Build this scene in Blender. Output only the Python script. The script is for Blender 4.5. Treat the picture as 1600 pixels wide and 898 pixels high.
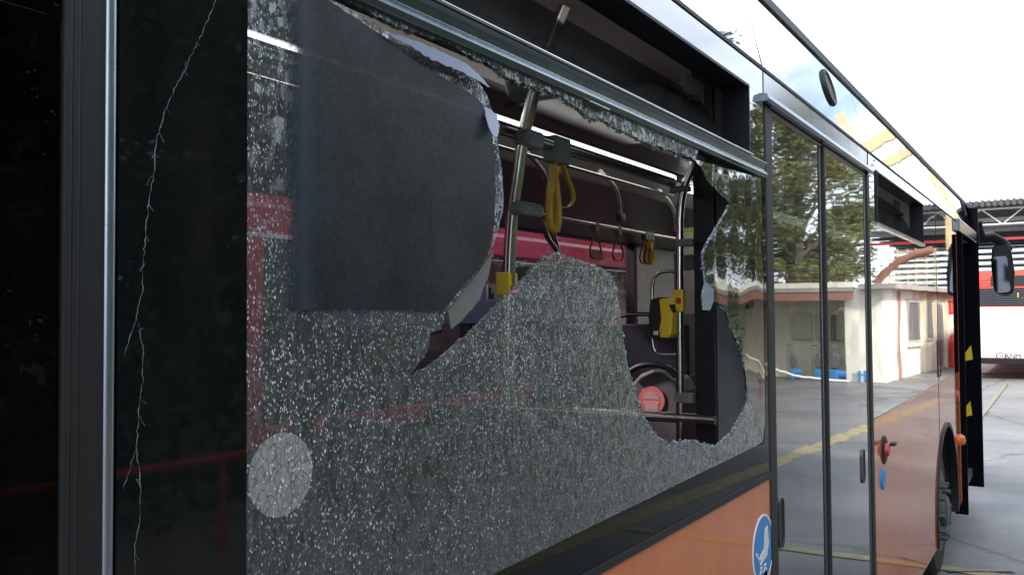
import bpy, bmesh, math, random
from mathutils import Vector, Matrix
from mathutils.geometry import tessellate_polygon
R = math.radians
random.seed(7)
for o in list(bpy.data.objects): bpy.data.objects.remove(o)
S = bpy.context.scene
COL = S.collection
# ------------------------------------------------------------------ camera, sky, sun, exposure
FPX, HEAD, PITCH, ROLL = 1350.0, 32.8, 1.75, -0.4
CAM = Vector((0, -0.8, 1.98))
h_, p_, r_ = R(HEAD), R(PITCH), R(ROLL)
cF = Vector((math.cos(h_)*math.cos(p_), math.sin(h_)*math.cos(p_), math.sin(p_)))
_r = Vector((math.sin(h_), -math.cos(h_), 0)); _u = _r.cross(cF)
cR = _r*math.cos(r_) + _u*math.sin(r_); cU = -_r*math.sin(r_) + _u*math.cos(r_)
cam = bpy.data.cameras.new('camera'); co = bpy.data.objects.new('camera', cam); COL.objects.link(co)
M = Matrix((cR, cU, -cF)).transposed().to_4x4(); M.translation = CAM
co.matrix_world = M
cam.sensor_width = 36; cam.lens = FPX/1600*36; cam.clip_start = 0.02; cam.clip_end = 2000
S.camera = co
S.view_settings.view_transform = 'Standard'; S.view_settings.look = 'None'
S.view_settings.exposure = 1.4; S.view_settings.gamma = 1
S.view_settings.use_curve_mapping = False
SUN_EL, SUN_AZ = 34, 118        # azimuth measured counter-clockwise from +x
w = bpy.data.worlds.new('World'); S.world = w; w.use_nodes = True
nt = w.node_tree; nt.nodes.clear()
def wn(t, **k):
    n = nt.nodes.new(t)
    for a, b in k.items(): setattr(n, a, b)
    return n
sky = wn('ShaderNodeTexSky', sky_type='NISHITA', sun_disc=False, sun_elevation=R(SUN_EL), sun_rotation=R(90-SUN_AZ))
sky.air_density = 1.0; sky.dust_density = 2.0; sky.ozone_density = 1.0
tc = wn('ShaderNodeTexCoord'); mp = wn('ShaderNodeMapping'); mp.inputs['Scale'].default_value = (1, 1, 2.2)
nz = wn('ShaderNodeTexNoise'); nz.inputs['Scale'].default_value = 2.1; nz.inputs['Detail'].default_value = 7; nz.inputs['Roughness'].default_value = .55
cr = wn('ShaderNodeValToRGB'); cr.color_ramp.elements[0].position = .36; cr.color_ramp.elements[1].position = .60
mx = wn('ShaderNodeMix', data_type='RGBA'); bg = wn('ShaderNodeBackground'); wo = wn('ShaderNodeOutputWorld')
L = nt.links.new
L(tc.outputs['Generated'], mp.inputs[0]); L(mp.outputs[0], nz.inputs['Vector']); L(nz.outputs[0], cr.inputs[0])
mm = wn('ShaderNodeMath', operation='MULTIPLY'); mm.inputs[1].default_value = .92
L(cr.outputs[0], mm.inputs[0]); L(mm.outputs[0], mx.inputs[0])
L(sky.outputs[0], mx.inputs[6]); mx.inputs[7].default_value = (10.4, 11.3, 12.6, 1)
L(mx.outputs[2], bg.inputs[0]); bg.inputs[1].default_value = 0.12; L(bg.outputs[0], wo.inputs[0])
sun = bpy.data.lights.new('sun', 'SUN'); sun.energy = 3.0; sun.angle = R(6); sun.color = (1, .93, .82)
so = bpy.data.objects.new('sun', sun); COL.objects.link(so)
sd = Vector((math.cos(R(SUN_AZ))*math.cos(R(SUN_EL)), math.sin(R(SUN_AZ))*math.cos(R(SUN_EL)), math.sin(R(SUN_EL))))
so.rotation_euler = sd.to_track_quat('Z', 'Y').to_euler()

# ------------------------------------------------------------------ measuring helpers (photo pixel -> point on a real plane)
def ray(px, py): return cF + cR*((px-800)/FPX) + cU*((449-py)/FPX)
def PY(px, py, Y=0.0): d = ray(px, py); return CAM + d*((Y-CAM.y)/d.y)
def PX(px, py, X): d = ray(px, py); return CAM + d*((X-CAM.x)/d.x)
def PZ(px, py, Z=0.0): d = ray(px, py); return CAM + d*((Z-CAM.z)/d.z)
def mir(v): return Vector((v.x, -v.y, v.z))
# ------------------------------------------------------------------ object helpers
def link(name, me, mat=None, parent=None):
    o = bpy.data.objects.new(name, me); COL.objects.link(o)
    if mat and me is not None:
        for m in (mat if isinstance(mat, (list, tuple)) else [mat]): me.materials.append(m)
    if parent: o.parent = parent
    return o
def tag(o, label=None, cat=None, group=None, kind=None):
    if label: o['label'] = label
    if cat: o['category'] = cat
    if group: o['group'] = group
    if kind: o['kind'] = kind
    return o
def empty(name, loc=(0, 0, 0), parent=None):
    o = bpy.data.objects.new(name, None); COL.objects.link(o); o.location = loc; o.empty_display_size = .2
    if parent: o.parent = parent
    return o
class MB:
    def __init__(s): s.v = []; s.f = []; s.mi = []; s.smooth = []
    def add(s, vs, fs, mi=0, sm=False):
        b = len(s.v); s.v += [tuple(v) for v in vs]; s.f += [tuple(i+b for i in f) for f in fs]
        s.mi += [mi]*len(fs); s.smooth += [sm]*len(fs); return s
    def box(s, x0, x1, y0, y1, z0, z1, mi=0):
        v = [(x, y, z) for x in (x0, x1) for y in (y0, y1) for z in (z0, z1)]
        return s.add(v, [(0, 1, 3, 2), (4, 6, 7, 5), (0, 4, 5, 1), (2, 3, 7, 6), (0, 2, 6, 4), (1, 5, 7, 3)], mi)
    def tube(s, pts, r, n=10, mi=0, caps=True):
        pts = [Vector(p) for p in pts]; rs = r if isinstance(r, (list, tuple)) else [r]*len(pts)
        t0 = (pts[1]-pts[0]).normalized(); a = Vector((0, 0, 1)) if abs(t0.z) < .9 else Vector((1, 0, 0))
        u = t0.cross(a).normalized(); vs = []
        for i, p in enumerate(pts):
            if i == 0: t = t0
            elif i == len(pts)-1: t = (pts[i]-pts[i-1]).normalized()
            else: t = ((pts[i]-pts[i-1]).normalized()+(pts[i+1]-pts[i]).normalized()).normalized()
            u = (u-t*u.dot(t)).normalized(); q = t.cross(u)
            for k in range(n):
                an = 2*math.pi*k/n; vs.append(p+(u*math.cos(an)+q*math.sin(an))*rs[i])
        fs = [(i*n+k, i*n+(k+1) % n, (i+1)*n+(k+1) % n, (i+1)*n+k) for i in range(len(pts)-1) for k in range(n)]
        s.add(vs, fs, mi, True)
        if caps:
            m = len(pts)-1
            s.add([vs[k] for k in range(n)], [tuple(reversed(range(n)))], mi); s.add([vs[m*n+k] for k in range(n)], [tuple(range(n))], mi)
        return s
    def slab(s, loops, f0, f1, mi=0):
        """2-D outline (with holes) lifted by f0(p) and f1(p) and walled between"""
        lp = [[Vector((a, b, 0)) for a, b in l] for l in loops]
        tri = tessellate_polygon(lp); flat = [p for l in lp for p in l]; N = len(flat)
        v = [f0(p.x, p.y) for p in flat]+[f1(p.x, p.y) for p in flat]
        fs = [tuple(t) for t in tri]+[tuple(i+N for i in reversed(t)) for t in tri]
        b = 0
        for l in lp:
            n = len(l)
            for i in range(n): j = (i+1) % n; fs.append((b+i, b+j, b+j+N, b+i+N))
            b += n
        return s.add(v, fs, mi)
    def xz(s, loops, y0, y1, mi=0): return s.slab(loops, lambda a, b: (a, y0, b), lambda a, b: (a, y1, b), mi)
    def yz(s, loops, x0, x1, mi=0): return s.slab(loops, lambda a, b: (x0, a, b), lambda a, b: (x1, a, b), mi)
    def xy(s, loops, z0, z1, mi=0): return s.slab(loops, lambda a, b: (a, b, z0), lambda a, b: (a, b, z1), mi)
    def lathe(s, prof, c, axis='y', n=24, mi=0):
        ring = lambda a, r: [((c[0]+r*math.cos(t), c[1]+a, c[2]+r*math.sin(t)) if axis == 'y' else (c[0]+a, c[1]+r*math.cos(t), c[2]+r*math.sin(t)) if axis == 'x' else (c[0]+r*math.cos(t), c[1]+r*math.sin(t), c[2]+a)) for t in [2*math.pi*k/n for k in range(n)]]
        for p, q in zip(prof[:-1], prof[1:]):
            A, B = (ring(*p) if p[1] > 0 else None), (ring(*q) if q[1] > 0 else None)
            if A and B: s.add(A+B, [(k, (k+1) % n, n+(k+1) % n, n+k) for k in range(n)], mi, abs(p[0]-q[0]) > 1e-6)
            elif (A or B) and abs(p[0]-q[0]) < 1e-6: s.add(A or B, [tuple(range(n))], mi)
            elif A or B:
                z = ring(p[0] if B else q[0], 1e-6)[0]; s.add((A or B)+[z], [(k, (k+1) % n, n) for k in range(n)], mi, True)
        for p in (prof[0], prof[-1]):
            if p[1] > 0: s.add(ring(*p), [tuple(range(n))], mi)
        return s
    def quad(s, a, b, c, d, mi=0): return s.add([a, b, c, d], [(0, 1, 2, 3)], mi)
    def build(s, name, mat, parent=None, bevel=0, fixn=True, loc=None):
        me = bpy.data.meshes.new(name)
        off = Vector(loc) if loc else Vector((0, 0, 0))
        me.from_pydata([Vector(v)-off for v in s.v], [], s.f)
        me.polygons.foreach_set('material_index', s.mi); me.polygons.foreach_set('use_smooth', s.smooth); me.update()
        if fixn and len(s.f) < 20000:
            bm = bmesh.new(); bm.from_mesh(me); bmesh.ops.remove_doubles(bm, verts=bm.verts, dist=1e-7) if False else None; bmesh.ops.recalc_face_normals(bm, faces=bm.faces); bm.to_mesh(me); bm.free()
        o = link(name, me, mat, parent)
        if loc: o.location = off
        if bevel:
            m = o.modifiers.new('b', 'BEVEL'); m.width = bevel; m.segments = 2; m.limit_method = 'ANGLE'; m.angle_limit = R(40)
        return o
def text(s, size, mat, name, parent, loc, rot, ext=.002):
    c = bpy.data.curves.new(name, 'FONT'); c.body = s; c.size = size; c.extrude = ext; c.align_x = 'CENTER'; c.align_y = 'CENTER'
    t = bpy.data.objects.new('t', c); COL.objects.link(t); bpy.context.view_layer.update()
    me = bpy.data.meshes.new_from_object(t.evaluated_get(bpy.context.evaluated_depsgraph_get()))
    bpy.data.objects.remove(t); me.materials.clear()
    o = link(name, me, mat, parent); o.location = loc; o.rotation_euler = rot; return o
def rough_line(pts, amp, step, closed=True, seed=1):
    """break a polyline into short jagged steps"""
    rnd = random.Random(seed); out = []; n = len(pts)
    for i in range(n if closed else n-1):
        a = Vector(pts[i]); b = Vector(pts[(i+1) % n]); k = max(1, int((b-a).length/step)); nn = Vector((-(b-a).y, (b-a).x)); nn = nn.normalized() if nn.length else nn
        for j in range(k):
            t = (j+rnd.uniform(-.25, .25)*(j > 0))/k; out.append(tuple(a.lerp(b, t)+nn*(rnd.uniform(-amp, amp) if j or i else 0)))
    if not closed: out.append(tuple(pts[-1]))
    return out
# ------------------------------------------------------------------ materials
def newmat(name):
    m = bpy.data.materials.new(name); m.use_nodes = True; t = m.node_tree; t.nodes.clear()
    o = t.nodes.new('ShaderNodeOutputMaterial'); return m, t, o
def N(t, ty, **k):
    n = t.nodes.new(ty)
    for a, b in k.items():
        if hasattr(n, a) and a not in ('Scale',): setattr(n, a, b)
    return n
def noise(t, scale, detail=5, rough=.55, vec=None, stretch=None):
    tc = N(t, 'ShaderNodeTexCoord'); src = tc.outputs['Object'] if vec is None else vec
    if stretch: mp = N(t, 'ShaderNodeMapping'); mp.inputs['Scale'].default_value = stretch; t.links.new(src, mp.inputs[0]); src = mp.outputs[0]
    n = N(t, 'ShaderNodeTexNoise'); n.inputs['Scale'].default_value = scale; n.inputs['Detail'].default_value = detail; n.inputs['Roughness'].default_value = rough
    t.links.new(src, n.inputs['Vector']); return n
def ramp(t, src, a, b, ca, cb):
    r = N(t, 'ShaderNodeValToRGB'); e = r.color_ramp.elements; e[0].position = a; e[1].position = b
    e[0].color = (*ca, 1) if len(ca) == 3 else ca; e[1].color = (*cb, 1) if len(cb) == 3 else cb
    t.links.new(src, r.inputs[0]); return r
def pmat(name, col, rough=.5, metal=0, col2=None, nscale=6, bump=0, bscale=30, coat=0, emis=None, estr=0, stretch=None, spec=.5, rvar=0):
    m, t, o = newmat(name); b = N(t, 'ShaderNodeBsdfPrincipled')
    b.inputs['Base Color'].default_value = (*col, 1); b.inputs['Roughness'].default_value = rough; b.inputs['Metallic'].default_value = metal
    b.inputs['Coat Weight'].default_value = coat; b.inputs['Coat Roughness'].default_value = .03; b.inputs['Specular IOR Level'].default_value = spec
    if emis: b.inputs['Emission Color'].default_value = (*emis, 1); b.inputs['Emission Strength'].default_value = estr
    if col2 is None: col2 = tuple(c*.78 for c in col)
    n = noise(t, nscale, 6, .6, stretch=stretch); rp = ramp(t, n.outputs[0], .35, .68, col, col2); t.links.new(rp.outputs[0], b.inputs['Base Color'])
    if rvar:
        mr = N(t, 'ShaderNodeMapRange'); mr.inputs[3].default_value = max(0, rough-rvar); mr.inputs[4].default_value = rough+rvar
        n3 = noise(t, nscale*2.3, 5); t.links.new(n3.outputs[0], mr.inputs[0]); t.links.new(mr.outputs[0], b.inputs['Roughness'])
    if bump:
        n2 = noise(t, bscale, 4); bp = N(t, 'ShaderNodeBump'); bp.inputs['Strength'].default_value = bump; bp.inputs['Distance'].default_value = .01
        t.links.new(n2.outputs[0], bp.inputs['Height']); t.links.new(bp.outputs[0], b.inputs['Normal'])
        if coat: t.links.new(bp.outputs[0], b.inputs['Coat Normal'])
    t.links.new(b.outputs[0], o.inputs[0]); return m
def wavy_normal(t, scale, dist, stretch=(1, 1, 1)):
    n = noise(t, scale, 1, .4, stretch=stretch); bp = N(t, 'ShaderNodeBump'); bp.inputs['Strength'].default_value = 1; bp.inputs['Distance'].default_value = dist
    t.links.new(n.outputs[0], bp.inputs['Height']); return bp
def gloss_panel(name, col, wave=.0006, ior=1.5, rough=.02, wscale=3, dirt=.1, stretch=(1, 1, 1), boost=1.0):
    """lacquered panel: coloured body under a mirror-like gently wavy coat, a little dust"""
    m, t, o = newmat(name); b = N(t, 'ShaderNodeBsdfDiffuse'); gl = N(t, 'ShaderNodeBsdfGlossy')
    w = wavy_normal(t, wscale, wave, stretch); t.links.new(w.outputs[0], gl.inputs['Normal'])
    n = noise(t, 9, 8, .7, stretch=(1, 1, .25)); rp = ramp(t, n.outputs[0], .3, .8, tuple(c for c in col), tuple(c+(.10-c)*dirt if c < .1 else c*.7 for c in col))
    t.links.new(rp.outputs[0], b.inputs[0])
    mr = N(t, 'ShaderNodeMapRange'); mr.inputs[1].default_value = .45; mr.inputs[2].default_value = .8; mr.inputs[3].default_value = rough; mr.inputs[4].default_value = rough+.05
    t.links.new(n.outputs[0], mr.inputs[0]); t.links.new(mr.outputs[0], gl.inputs['Roughness'])
    fr = N(t, 'ShaderNodeFresnel'); fr.inputs[0].default_value = ior
    k = N(t, 'ShaderNodeMath', operation='MULTIPLY', use_clamp=True); k.inputs[1].default_value = boost; t.links.new(fr.outputs[0], k.inputs[0])
    mx = N(t, 'ShaderNodeMixShader'); t.links.new(k.outputs[0], mx.inputs[0]); t.links.new(b.outputs[0], mx.inputs[1]); t.links.new(gl.outputs[0], mx.inputs[2])
    t.links.new(mx.outputs[0], o.inputs[0]); return m
def glass_mat(name, tint, wave=.0005, wscale=2.5, ior=1.5, boost=1.0, rough=.0, dust=.0, stretch=(1, 1, 1)):
    m, t, o = newmat(name); tr = N(t, 'ShaderNodeBsdfTransparent'); tr.inputs[0].default_value = (*tint, 1)
    gl = N(t, 'ShaderNodeBsdfGlossy'); gl.inputs['Roughness'].default_value = rough
    fr = N(t, 'ShaderNodeFresnel'); fr.inputs[0].default_value = ior
    w = wavy_normal(t, wscale, wave, stretch); t.links.new(w.outputs[0], gl.inputs['Normal'])
    # a pane reflects on both faces; keep the inner face's Fresnel from inverting
    gm = N(t, 'ShaderNodeNewGeometry'); 
    mt = N(t, 'ShaderNodeMath', operation='MULTIPLY', use_clamp=True); mt.inputs[1].default_value = boost; t.links.new(fr.outputs[0], mt.inputs[0])
    inv = N(t, 'ShaderNodeMath', operation='SUBTRACT'); inv.inputs[0].default_value = 1; t.links.new(gm.outputs['Backfacing'], inv.inputs[1])
    m2 = N(t, 'ShaderNodeMath', operation='MULTIPLY'); t.links.new(mt.outputs[0], m2.inputs[0]); t.links.new(inv.outputs[0], m2.inputs[1])
    mix = N(t, 'ShaderNodeMixShader'); t.links.new(m2.outputs[0], mix.inputs[0]); t.links.new(tr.outputs[0], mix.inputs[1]); t.links.new(gl.outputs[0], mix.inputs[2])
    out = mix
    if dust:
        df = N(t, 'ShaderNodeBsdfDiffuse'); df.inputs[0].default_value = (.45, .45, .43, 1); n = noise(t, 5, 8, .7, stretch=(1, 1, .3))
        rp = ramp(t, n.outputs[0], .3, .85, (0, 0, 0), (dust, dust, dust)); mx = N(t, 'ShaderNodeMixShader')
        t.links.new(rp.outputs[0], mx.inputs[0]); t.links.new(mix.outputs[0], mx.inputs[1]); t.links.new(df.outputs[0], mx.inputs[2]); out = mx
    t.links.new(out.outputs[0], o.inputs[0]); return m
def crazed_mat(name, cell=105, tilt=.30, crack=(.035, .055, .05), refl=2.8, base=.04, tint=(.86, .89, .88), cfac=.7, glint=.34, glint_share=.48, gcell=330, dust=.125):
    """toughened glass broken into small dice: every die leans a little its own way, some catch the sky"""
    m, t, o = newmat(name); tc = N(t, 'ShaderNodeTexCoord'); mp = N(t, 'ShaderNodeMapping'); mp.inputs['Rotation'].default_value = (0, R(-30), 0); mp.inputs['Scale'].default_value = (1.2, 1, .60)
    wn_ = N(t, 'ShaderNodeTexNoise'); wn_.inputs['Scale'].default_value = 30; wn_.inputs['Detail'].default_value = 3
    t.links.new(tc.outputs['Object'], wn_.inputs['Vector'])
    ad = N(t, 'ShaderNodeMix', data_type='VECTOR'); ad.inputs[0].default_value = .012
    t.links.new(tc.outputs['Object'], ad.inputs[4]); t.links.new(wn_.outputs['Color'], ad.inputs[5]); t.links.new(ad.outputs[1], mp.inputs[0])
    vo = N(t, 'ShaderNodeTexVoronoi', voronoi_dimensions='3D'); vo.inputs['Scale'].default_value = cell
    ve = N(t, 'ShaderNodeTexVoronoi', voronoi_dimensions='3D', feature='DISTANCE_TO_EDGE'); ve.inputs['Scale'].default_value = cell
    vg = N(t, 'ShaderNodeTexVoronoi', voronoi_dimensions='3D'); vg.inputs['Scale'].default_value = gcell
    for v in (vo, ve, vg): t.links.new(mp.outputs[0], v.inputs['Vector'])
    g = N(t, 'ShaderNodeNewGeometry')
    def lean(src, k, bias):
        sb = N(t, 'ShaderNodeVectorMath', operation='SUBTRACT'); sb.inputs[1].default_value = (.5, .5, .5-bias); t.links.new(src, sb.inputs[0])
        sc = N(t, 'ShaderNodeVectorMath', operation='SCALE'); sc.inputs['Scale'].default_value = k; t.links.new(sb.outputs[0], sc.inputs[0])
        av = N(t, 'ShaderNodeVectorMath', operation='ADD'); t.links.new(g.outputs['Normal'], av.inputs[0]); t.links.new(sc.outputs[0], av.inputs[1])
        nm = N(t, 'ShaderNodeVectorMath', operation='NORMALIZE'); t.links.new(av.outputs[0], nm.inputs[0]); return nm
    def mul(a, b, clamp=True):
        q = N(t, 'ShaderNodeMath', operation='MULTIPLY', use_clamp=clamp); t.links.new(a, q.inputs[0])
        if isinstance(b, (int, float)): q.inputs[1].default_value = b
        else: t.links.new(b, q.inputs[1])
        return q.outputs[0]
    def rng(src, a, b, c, d):
        q = N(t, 'ShaderNodeMapRange'); t.links.new(src, q.inputs[0])
        for i_, v in enumerate((a, b, c, d)): q.inputs[1+i_].default_value = v
        return q.outputs[0]
    def mix(f, a, b):
        q = N(t, 'ShaderNodeMixShader'); t.links.new(f, q.inputs[0]) if not isinstance(f, float) else setattr(q.inputs[0], 'default_value', f)
        t.links.new(a, q.inputs[1]); t.links.new(b, q.inputs[2]); return q.outputs[0]
    nm = lean(vo.outputs['Color'], tilt, 0); ng = lean(vg.outputs['Color'], 1.1, .22)
    tr = N(t, 'ShaderNodeBsdfTransparent'); tr.inputs[0].default_value = (*tint, 1)
    tm = N(t, 'ShaderNodeMix', data_type='RGBA'); tm.inputs[6].default_value = (*tint, 1); tm.inputs[7].default_value = (1, 1, 1, 1); t.links.new(g.outputs['Backfacing'], tm.inputs[0]); t.links.new(tm.outputs[2], tr.inputs[0])
    gl = N(t, 'ShaderNodeBsdfGlossy'); gl.inputs['Roughness'].default_value = .27; t.links.new(nm.outputs[0], gl.inputs['Normal'])
    gs = N(t, 'ShaderNodeBsdfGlossy'); gs.inputs['Roughness'].default_value = .38; gs.inputs[0].default_value = (.9, .95, .95, 1); t.links.new(ng.outputs[0], gs.inputs['Normal'])
    df = N(t, 'ShaderNodeBsdfDiffuse'); df.inputs[0].default_value = (*crack, 1)
    fr = N(t, 'ShaderNodeFresnel'); fr.inputs[0].default_value = 1.5
    front = N(t, 'ShaderNodeMath', operation='SUBTRACT'); front.inputs[0].default_value = 1; t.links.new(g.outputs['Backfacing'], front.inputs[1])
    mr = N(t, 'ShaderNodeMath', operation='MULTIPLY_ADD', use_clamp=True); mr.inputs[1].default_value = refl; mr.inputs[2].default_value = base; t.links.new(fr.outputs[0], mr.inputs[0])
    pn = noise(t, 4.5, 4); patch = rng(pn.outputs[0], .3, .7, .55, 1.25)
    a = mix(mul(mr.outputs[0], front.outputs[0]), tr.outputs[0], gl.outputs[0])
    line = mul(rng(ve.outputs['Distance'], .01, .085, cfac, 0), front.outputs[0]); b0 = mix(line, a, df.outputs[0])
    hz = N(t, 'ShaderNodeBsdfDiffuse'); hz.inputs[0].default_value = (.21, .26, .275, 1); grain = noise(t, 420, 2, .6)
    hf = mul(mul(mul(rng(grain.outputs[0], .35, .65, dust*.3, dust*1.7), patch), front.outputs[0]), 1.0); b = mix(hf, b0, hz.outputs[0])
    se = N(t, 'ShaderNodeSeparateColor'); t.links.new(vg.outputs['Color'], se.inputs[0])
    pick = rng(se.outputs[0], glint_share, glint_share+.04, 0, glint); core = rng(vg.outputs['Distance'], .25, .5, 1, 0)
    c = mix(mul(mul(mul(pick, core), patch), front.outputs[0]), b, gs.outputs[0])
    t.links.new(c, o.inputs[0]); return m

m_orange = gloss_panel('orange_lacquer', (.70, .21, .05), wave=.0008, rough=.05, dirt=.3, wscale=1.6, boost=1.15)
m_black = gloss_panel('black_gloss', (.012, .013, .014), wave=.0006, wscale=2.2, boost=2.3, rough=.015, dirt=.5)
m_upper = gloss_panel('dark_blue_gloss', (.012, .02, .026), wave=.0018, wscale=2.0, boost=2.2)
m_header = gloss_panel('header_gloss', (.19, .23, .26), wave=.0006, rough=.14, wscale=4, boost=2.0)
m_gutter = pmat('gutter_metal', (.17, .21, .23), rough=.2, metal=.85, nscale=12, bump=.05, bscale=40)
m_bead = pmat('bright_bead', (.55, .56, .58), rough=.2, metal=1)
m_rubber = pmat('rubber', (.012, .012, .013), rough=.55, nscale=20)
m_frame = pmat('door_frame_metal', (.12, .12, .12), rough=.32, metal=.8, stretch=(1, 1, .1))
m_dark = pmat('dark_trim', (.010, .011, .014), rough=.45, nscale=10, spec=.25)
m_frit = gloss_panel('frit_black', (.004, .005, .005), wave=.0003, wscale=3, ior=1.27, boost=1.1)
m_glass_door = glass_mat('door_glass', (.17, .2, .21), wave=.0007, wscale=2.6, ior=1.5, boost=2.3, rough=.022, dust=.14, stretch=(1.6, 1, .5))
m_glass_dark = glass_mat('dark_side_glass', (.08, .09, .09), wave=.0006, wscale=3, ior=1.16, dust=.01)
m_glass_warp = glass_mat('warped_glass', (.16, .18, .18), wave=.006, wscale=5, ior=1.5, boost=2.0, rough=.03, dust=.08, stretch=(1, 1, .5))
m_glass_hop = glass_mat('hopper_glass', (.5, .53, .55), wave=.0006, wscale=3, ior=1.45, boost=.7, dust=.06)
m_glass_far = glass_mat('far_glass', (.66, .58, .62), wave=.0003, ior=1.4, boost=.6, dust=.04)
m_crazed = crazed_mat('crazed_glass')
m_crumb = crazed_mat('glass_crumbs', cell=150, tilt=.8, crack=(.03, .05, .03), refl=1.6, tint=(.25, .32, .22), cfac=.6, glint_share=.85, dust=.12)
m_edge = pmat('broken_edge', (.42, .47, .55), rough=.25, nscale=120, col2=(.12, .14, .17), bump=.6, bscale=300)
m_chrome = pmat('steel_rail', (.62, .61, .57), rough=.22, metal=1, nscale=30)
m_clamp = pmat('grey_clamp', (.17, .19, .18), rough=.4)
m_strap = pmat('strap_yellow', (.66, .42, .05), rough=.35, nscale=30)
m_ceiling = pmat('ceiling_panel', (.40, .35, .31), rough=.45, nscale=2)
m_ceil_dark = pmat('ceiling_dark', (.16, .155, .155), rough=.35, nscale=3)
m_int = pmat('interior_dark', (.06, .068, .08), rough=.5, nscale=8)
m_navy = pmat('seat_navy', (.025, .034, .055), rough=.4, nscale=14)
m_greyp = pmat('grey_plastic', (.16, .175, .18), rough=.5, nscale=20, bump=.05, bscale=400)
m_whitep = pmat('off_white_panel', (.8, .79, .74), rough=.5, nscale=5)
m_yellow = pmat('yellow_plastic', (.78, .55, .02), rough=.3)
m_red = pmat('red_plastic', (.55, .02, .02), rough=.35)
m_pink = pmat('pink_sticker', (.85, .33, .32), rough=.5, nscale=30, col2=(.8, .28, .28))
m_white = pmat('white_paint', (.78, .78, .78), rough=.45)
m_paper = pmat('white_paper', (.86, .79, .78), rough=.6, nscale=9, col2=(.78, .70, .69))
m_blue = pmat('blue_sticker', (.02, .24, .55), rough=.35, nscale=8, col2=(.02, .2, .48))
m_light = pmat('lamp_tube', (.8, .8, .8), rough=.4, emis=(1, .99, .95), estr=1.5)
m_busred = pmat('bus_red', (.56, .035, .10), rough=.25, coat=.6, nscale=2)
m_busred2 = pmat('bus_red_rear', (.85, .06, .04), rough=.3, coat=.4, nscale=2)
m_buswhite = pmat('bus_white', (.82, .80, .80), rough=.35, nscale=2)
m_tyre = pmat('tyre', (.02, .02, .02), rough=.8, bump=.3)
m_hub = pmat('hub_iron', (.12, .11, .11), rough=.5, metal=.5)
m_amber = pmat('amber_lens', (.75, .15, .02), rough=.15)

# asphalt
def asphalt():
    m, t, o = newmat('asphalt'); b = N(t, 'ShaderNodeBsdfPrincipled')
    n = noise(t, .35, 8, .65); r1 = ramp(t, n.outputs[0], .35, .7, (.10, .102, .105), (.20, .198, .19))
    n2 = noise(t, 60, 3); mx = N(t, 'ShaderNodeMix', data_type='RGBA', blend_type='MULTIPLY'); mx.inputs[0].default_value = .55
    r2 = ramp(t, n2.outputs[0], .3, .7, (.6, .6, .6), (1.2, 1.2, 1.2)); t.links.new(r1.outputs[0], mx.inputs[6]); t.links.new(r2.outputs[0], mx.inputs[7])
    v = N(t, 'ShaderNodeTexVoronoi', feature='DISTANCE_TO_EDGE'); v.inputs['Scale'].default_value = .32; tc = N(t, 'ShaderNodeTexCoord')
    nn = noise(t, 1.3, 5); ad = N(t, 'ShaderNodeMix', data_type='VECTOR'); ad.inputs[0].default_value = .35; t.links.new(tc.outputs['Object'], ad.inputs[4]); t.links.new(nn.outputs['Color'], ad.inputs[5]); t.links.new(ad.outputs[1], v.inputs['Vector'])
    r3 = ramp(t, v.outputs[0], .0, .012, (.35, .35, .35), (1, 1, 1)); m3 = N(t, 'ShaderNodeMix', data_type='RGBA', blend_type='MULTIPLY'); m3.inputs[0].default_value = .8
    t.links.new(mx.outputs[2], m3.inputs[6]); t.links.new(r3.outputs[0], m3.inputs[7]); t.links.new(m3.outputs[2], b.inputs['Base Color'])
    n4 = noise(t, .5, 6, .6); mr = N(t, 'ShaderNodeMapRange'); mr.inputs[1].default_value = .35; mr.inputs[2].default_value = .65; mr.inputs[3].default_value = .38; mr.inputs[4].default_value = .75; t.links.new(n4.outputs[0], mr.inputs[0]); t.links.new(mr.outputs[0], b.inputs['Roughness'])
    bp = N(t, 'ShaderNodeBump'); bp.inputs['Strength'].default_value = .35; bp.inputs['Distance'].default_value = .01; t.links.new(n2.outputs[0], bp.inputs['Height']); t.links.new(bp.outputs[0], b.inputs['Normal'])
    t.links.new(b.outputs[0], o.inputs[0]); return m
m_asph = asphalt()
def worn_paint(name, col):
    m, t, o = newmat(name); b = N(t, 'ShaderNodeBsdfPrincipled'); b.inputs['Roughness'].default_value = .6
    n = noise(t, 5, 8, .75); r = ramp(t, n.outputs[0], .36, .66, col, tuple(c*.25+.06 for c in col)); t.links.new(r.outputs[0], b.inputs['Base Color']); t.links.new(b.outputs[0], o.inputs[0]); return m
m_line = worn_paint('worn_yellow_line', (.38, .30, .13))
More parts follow.
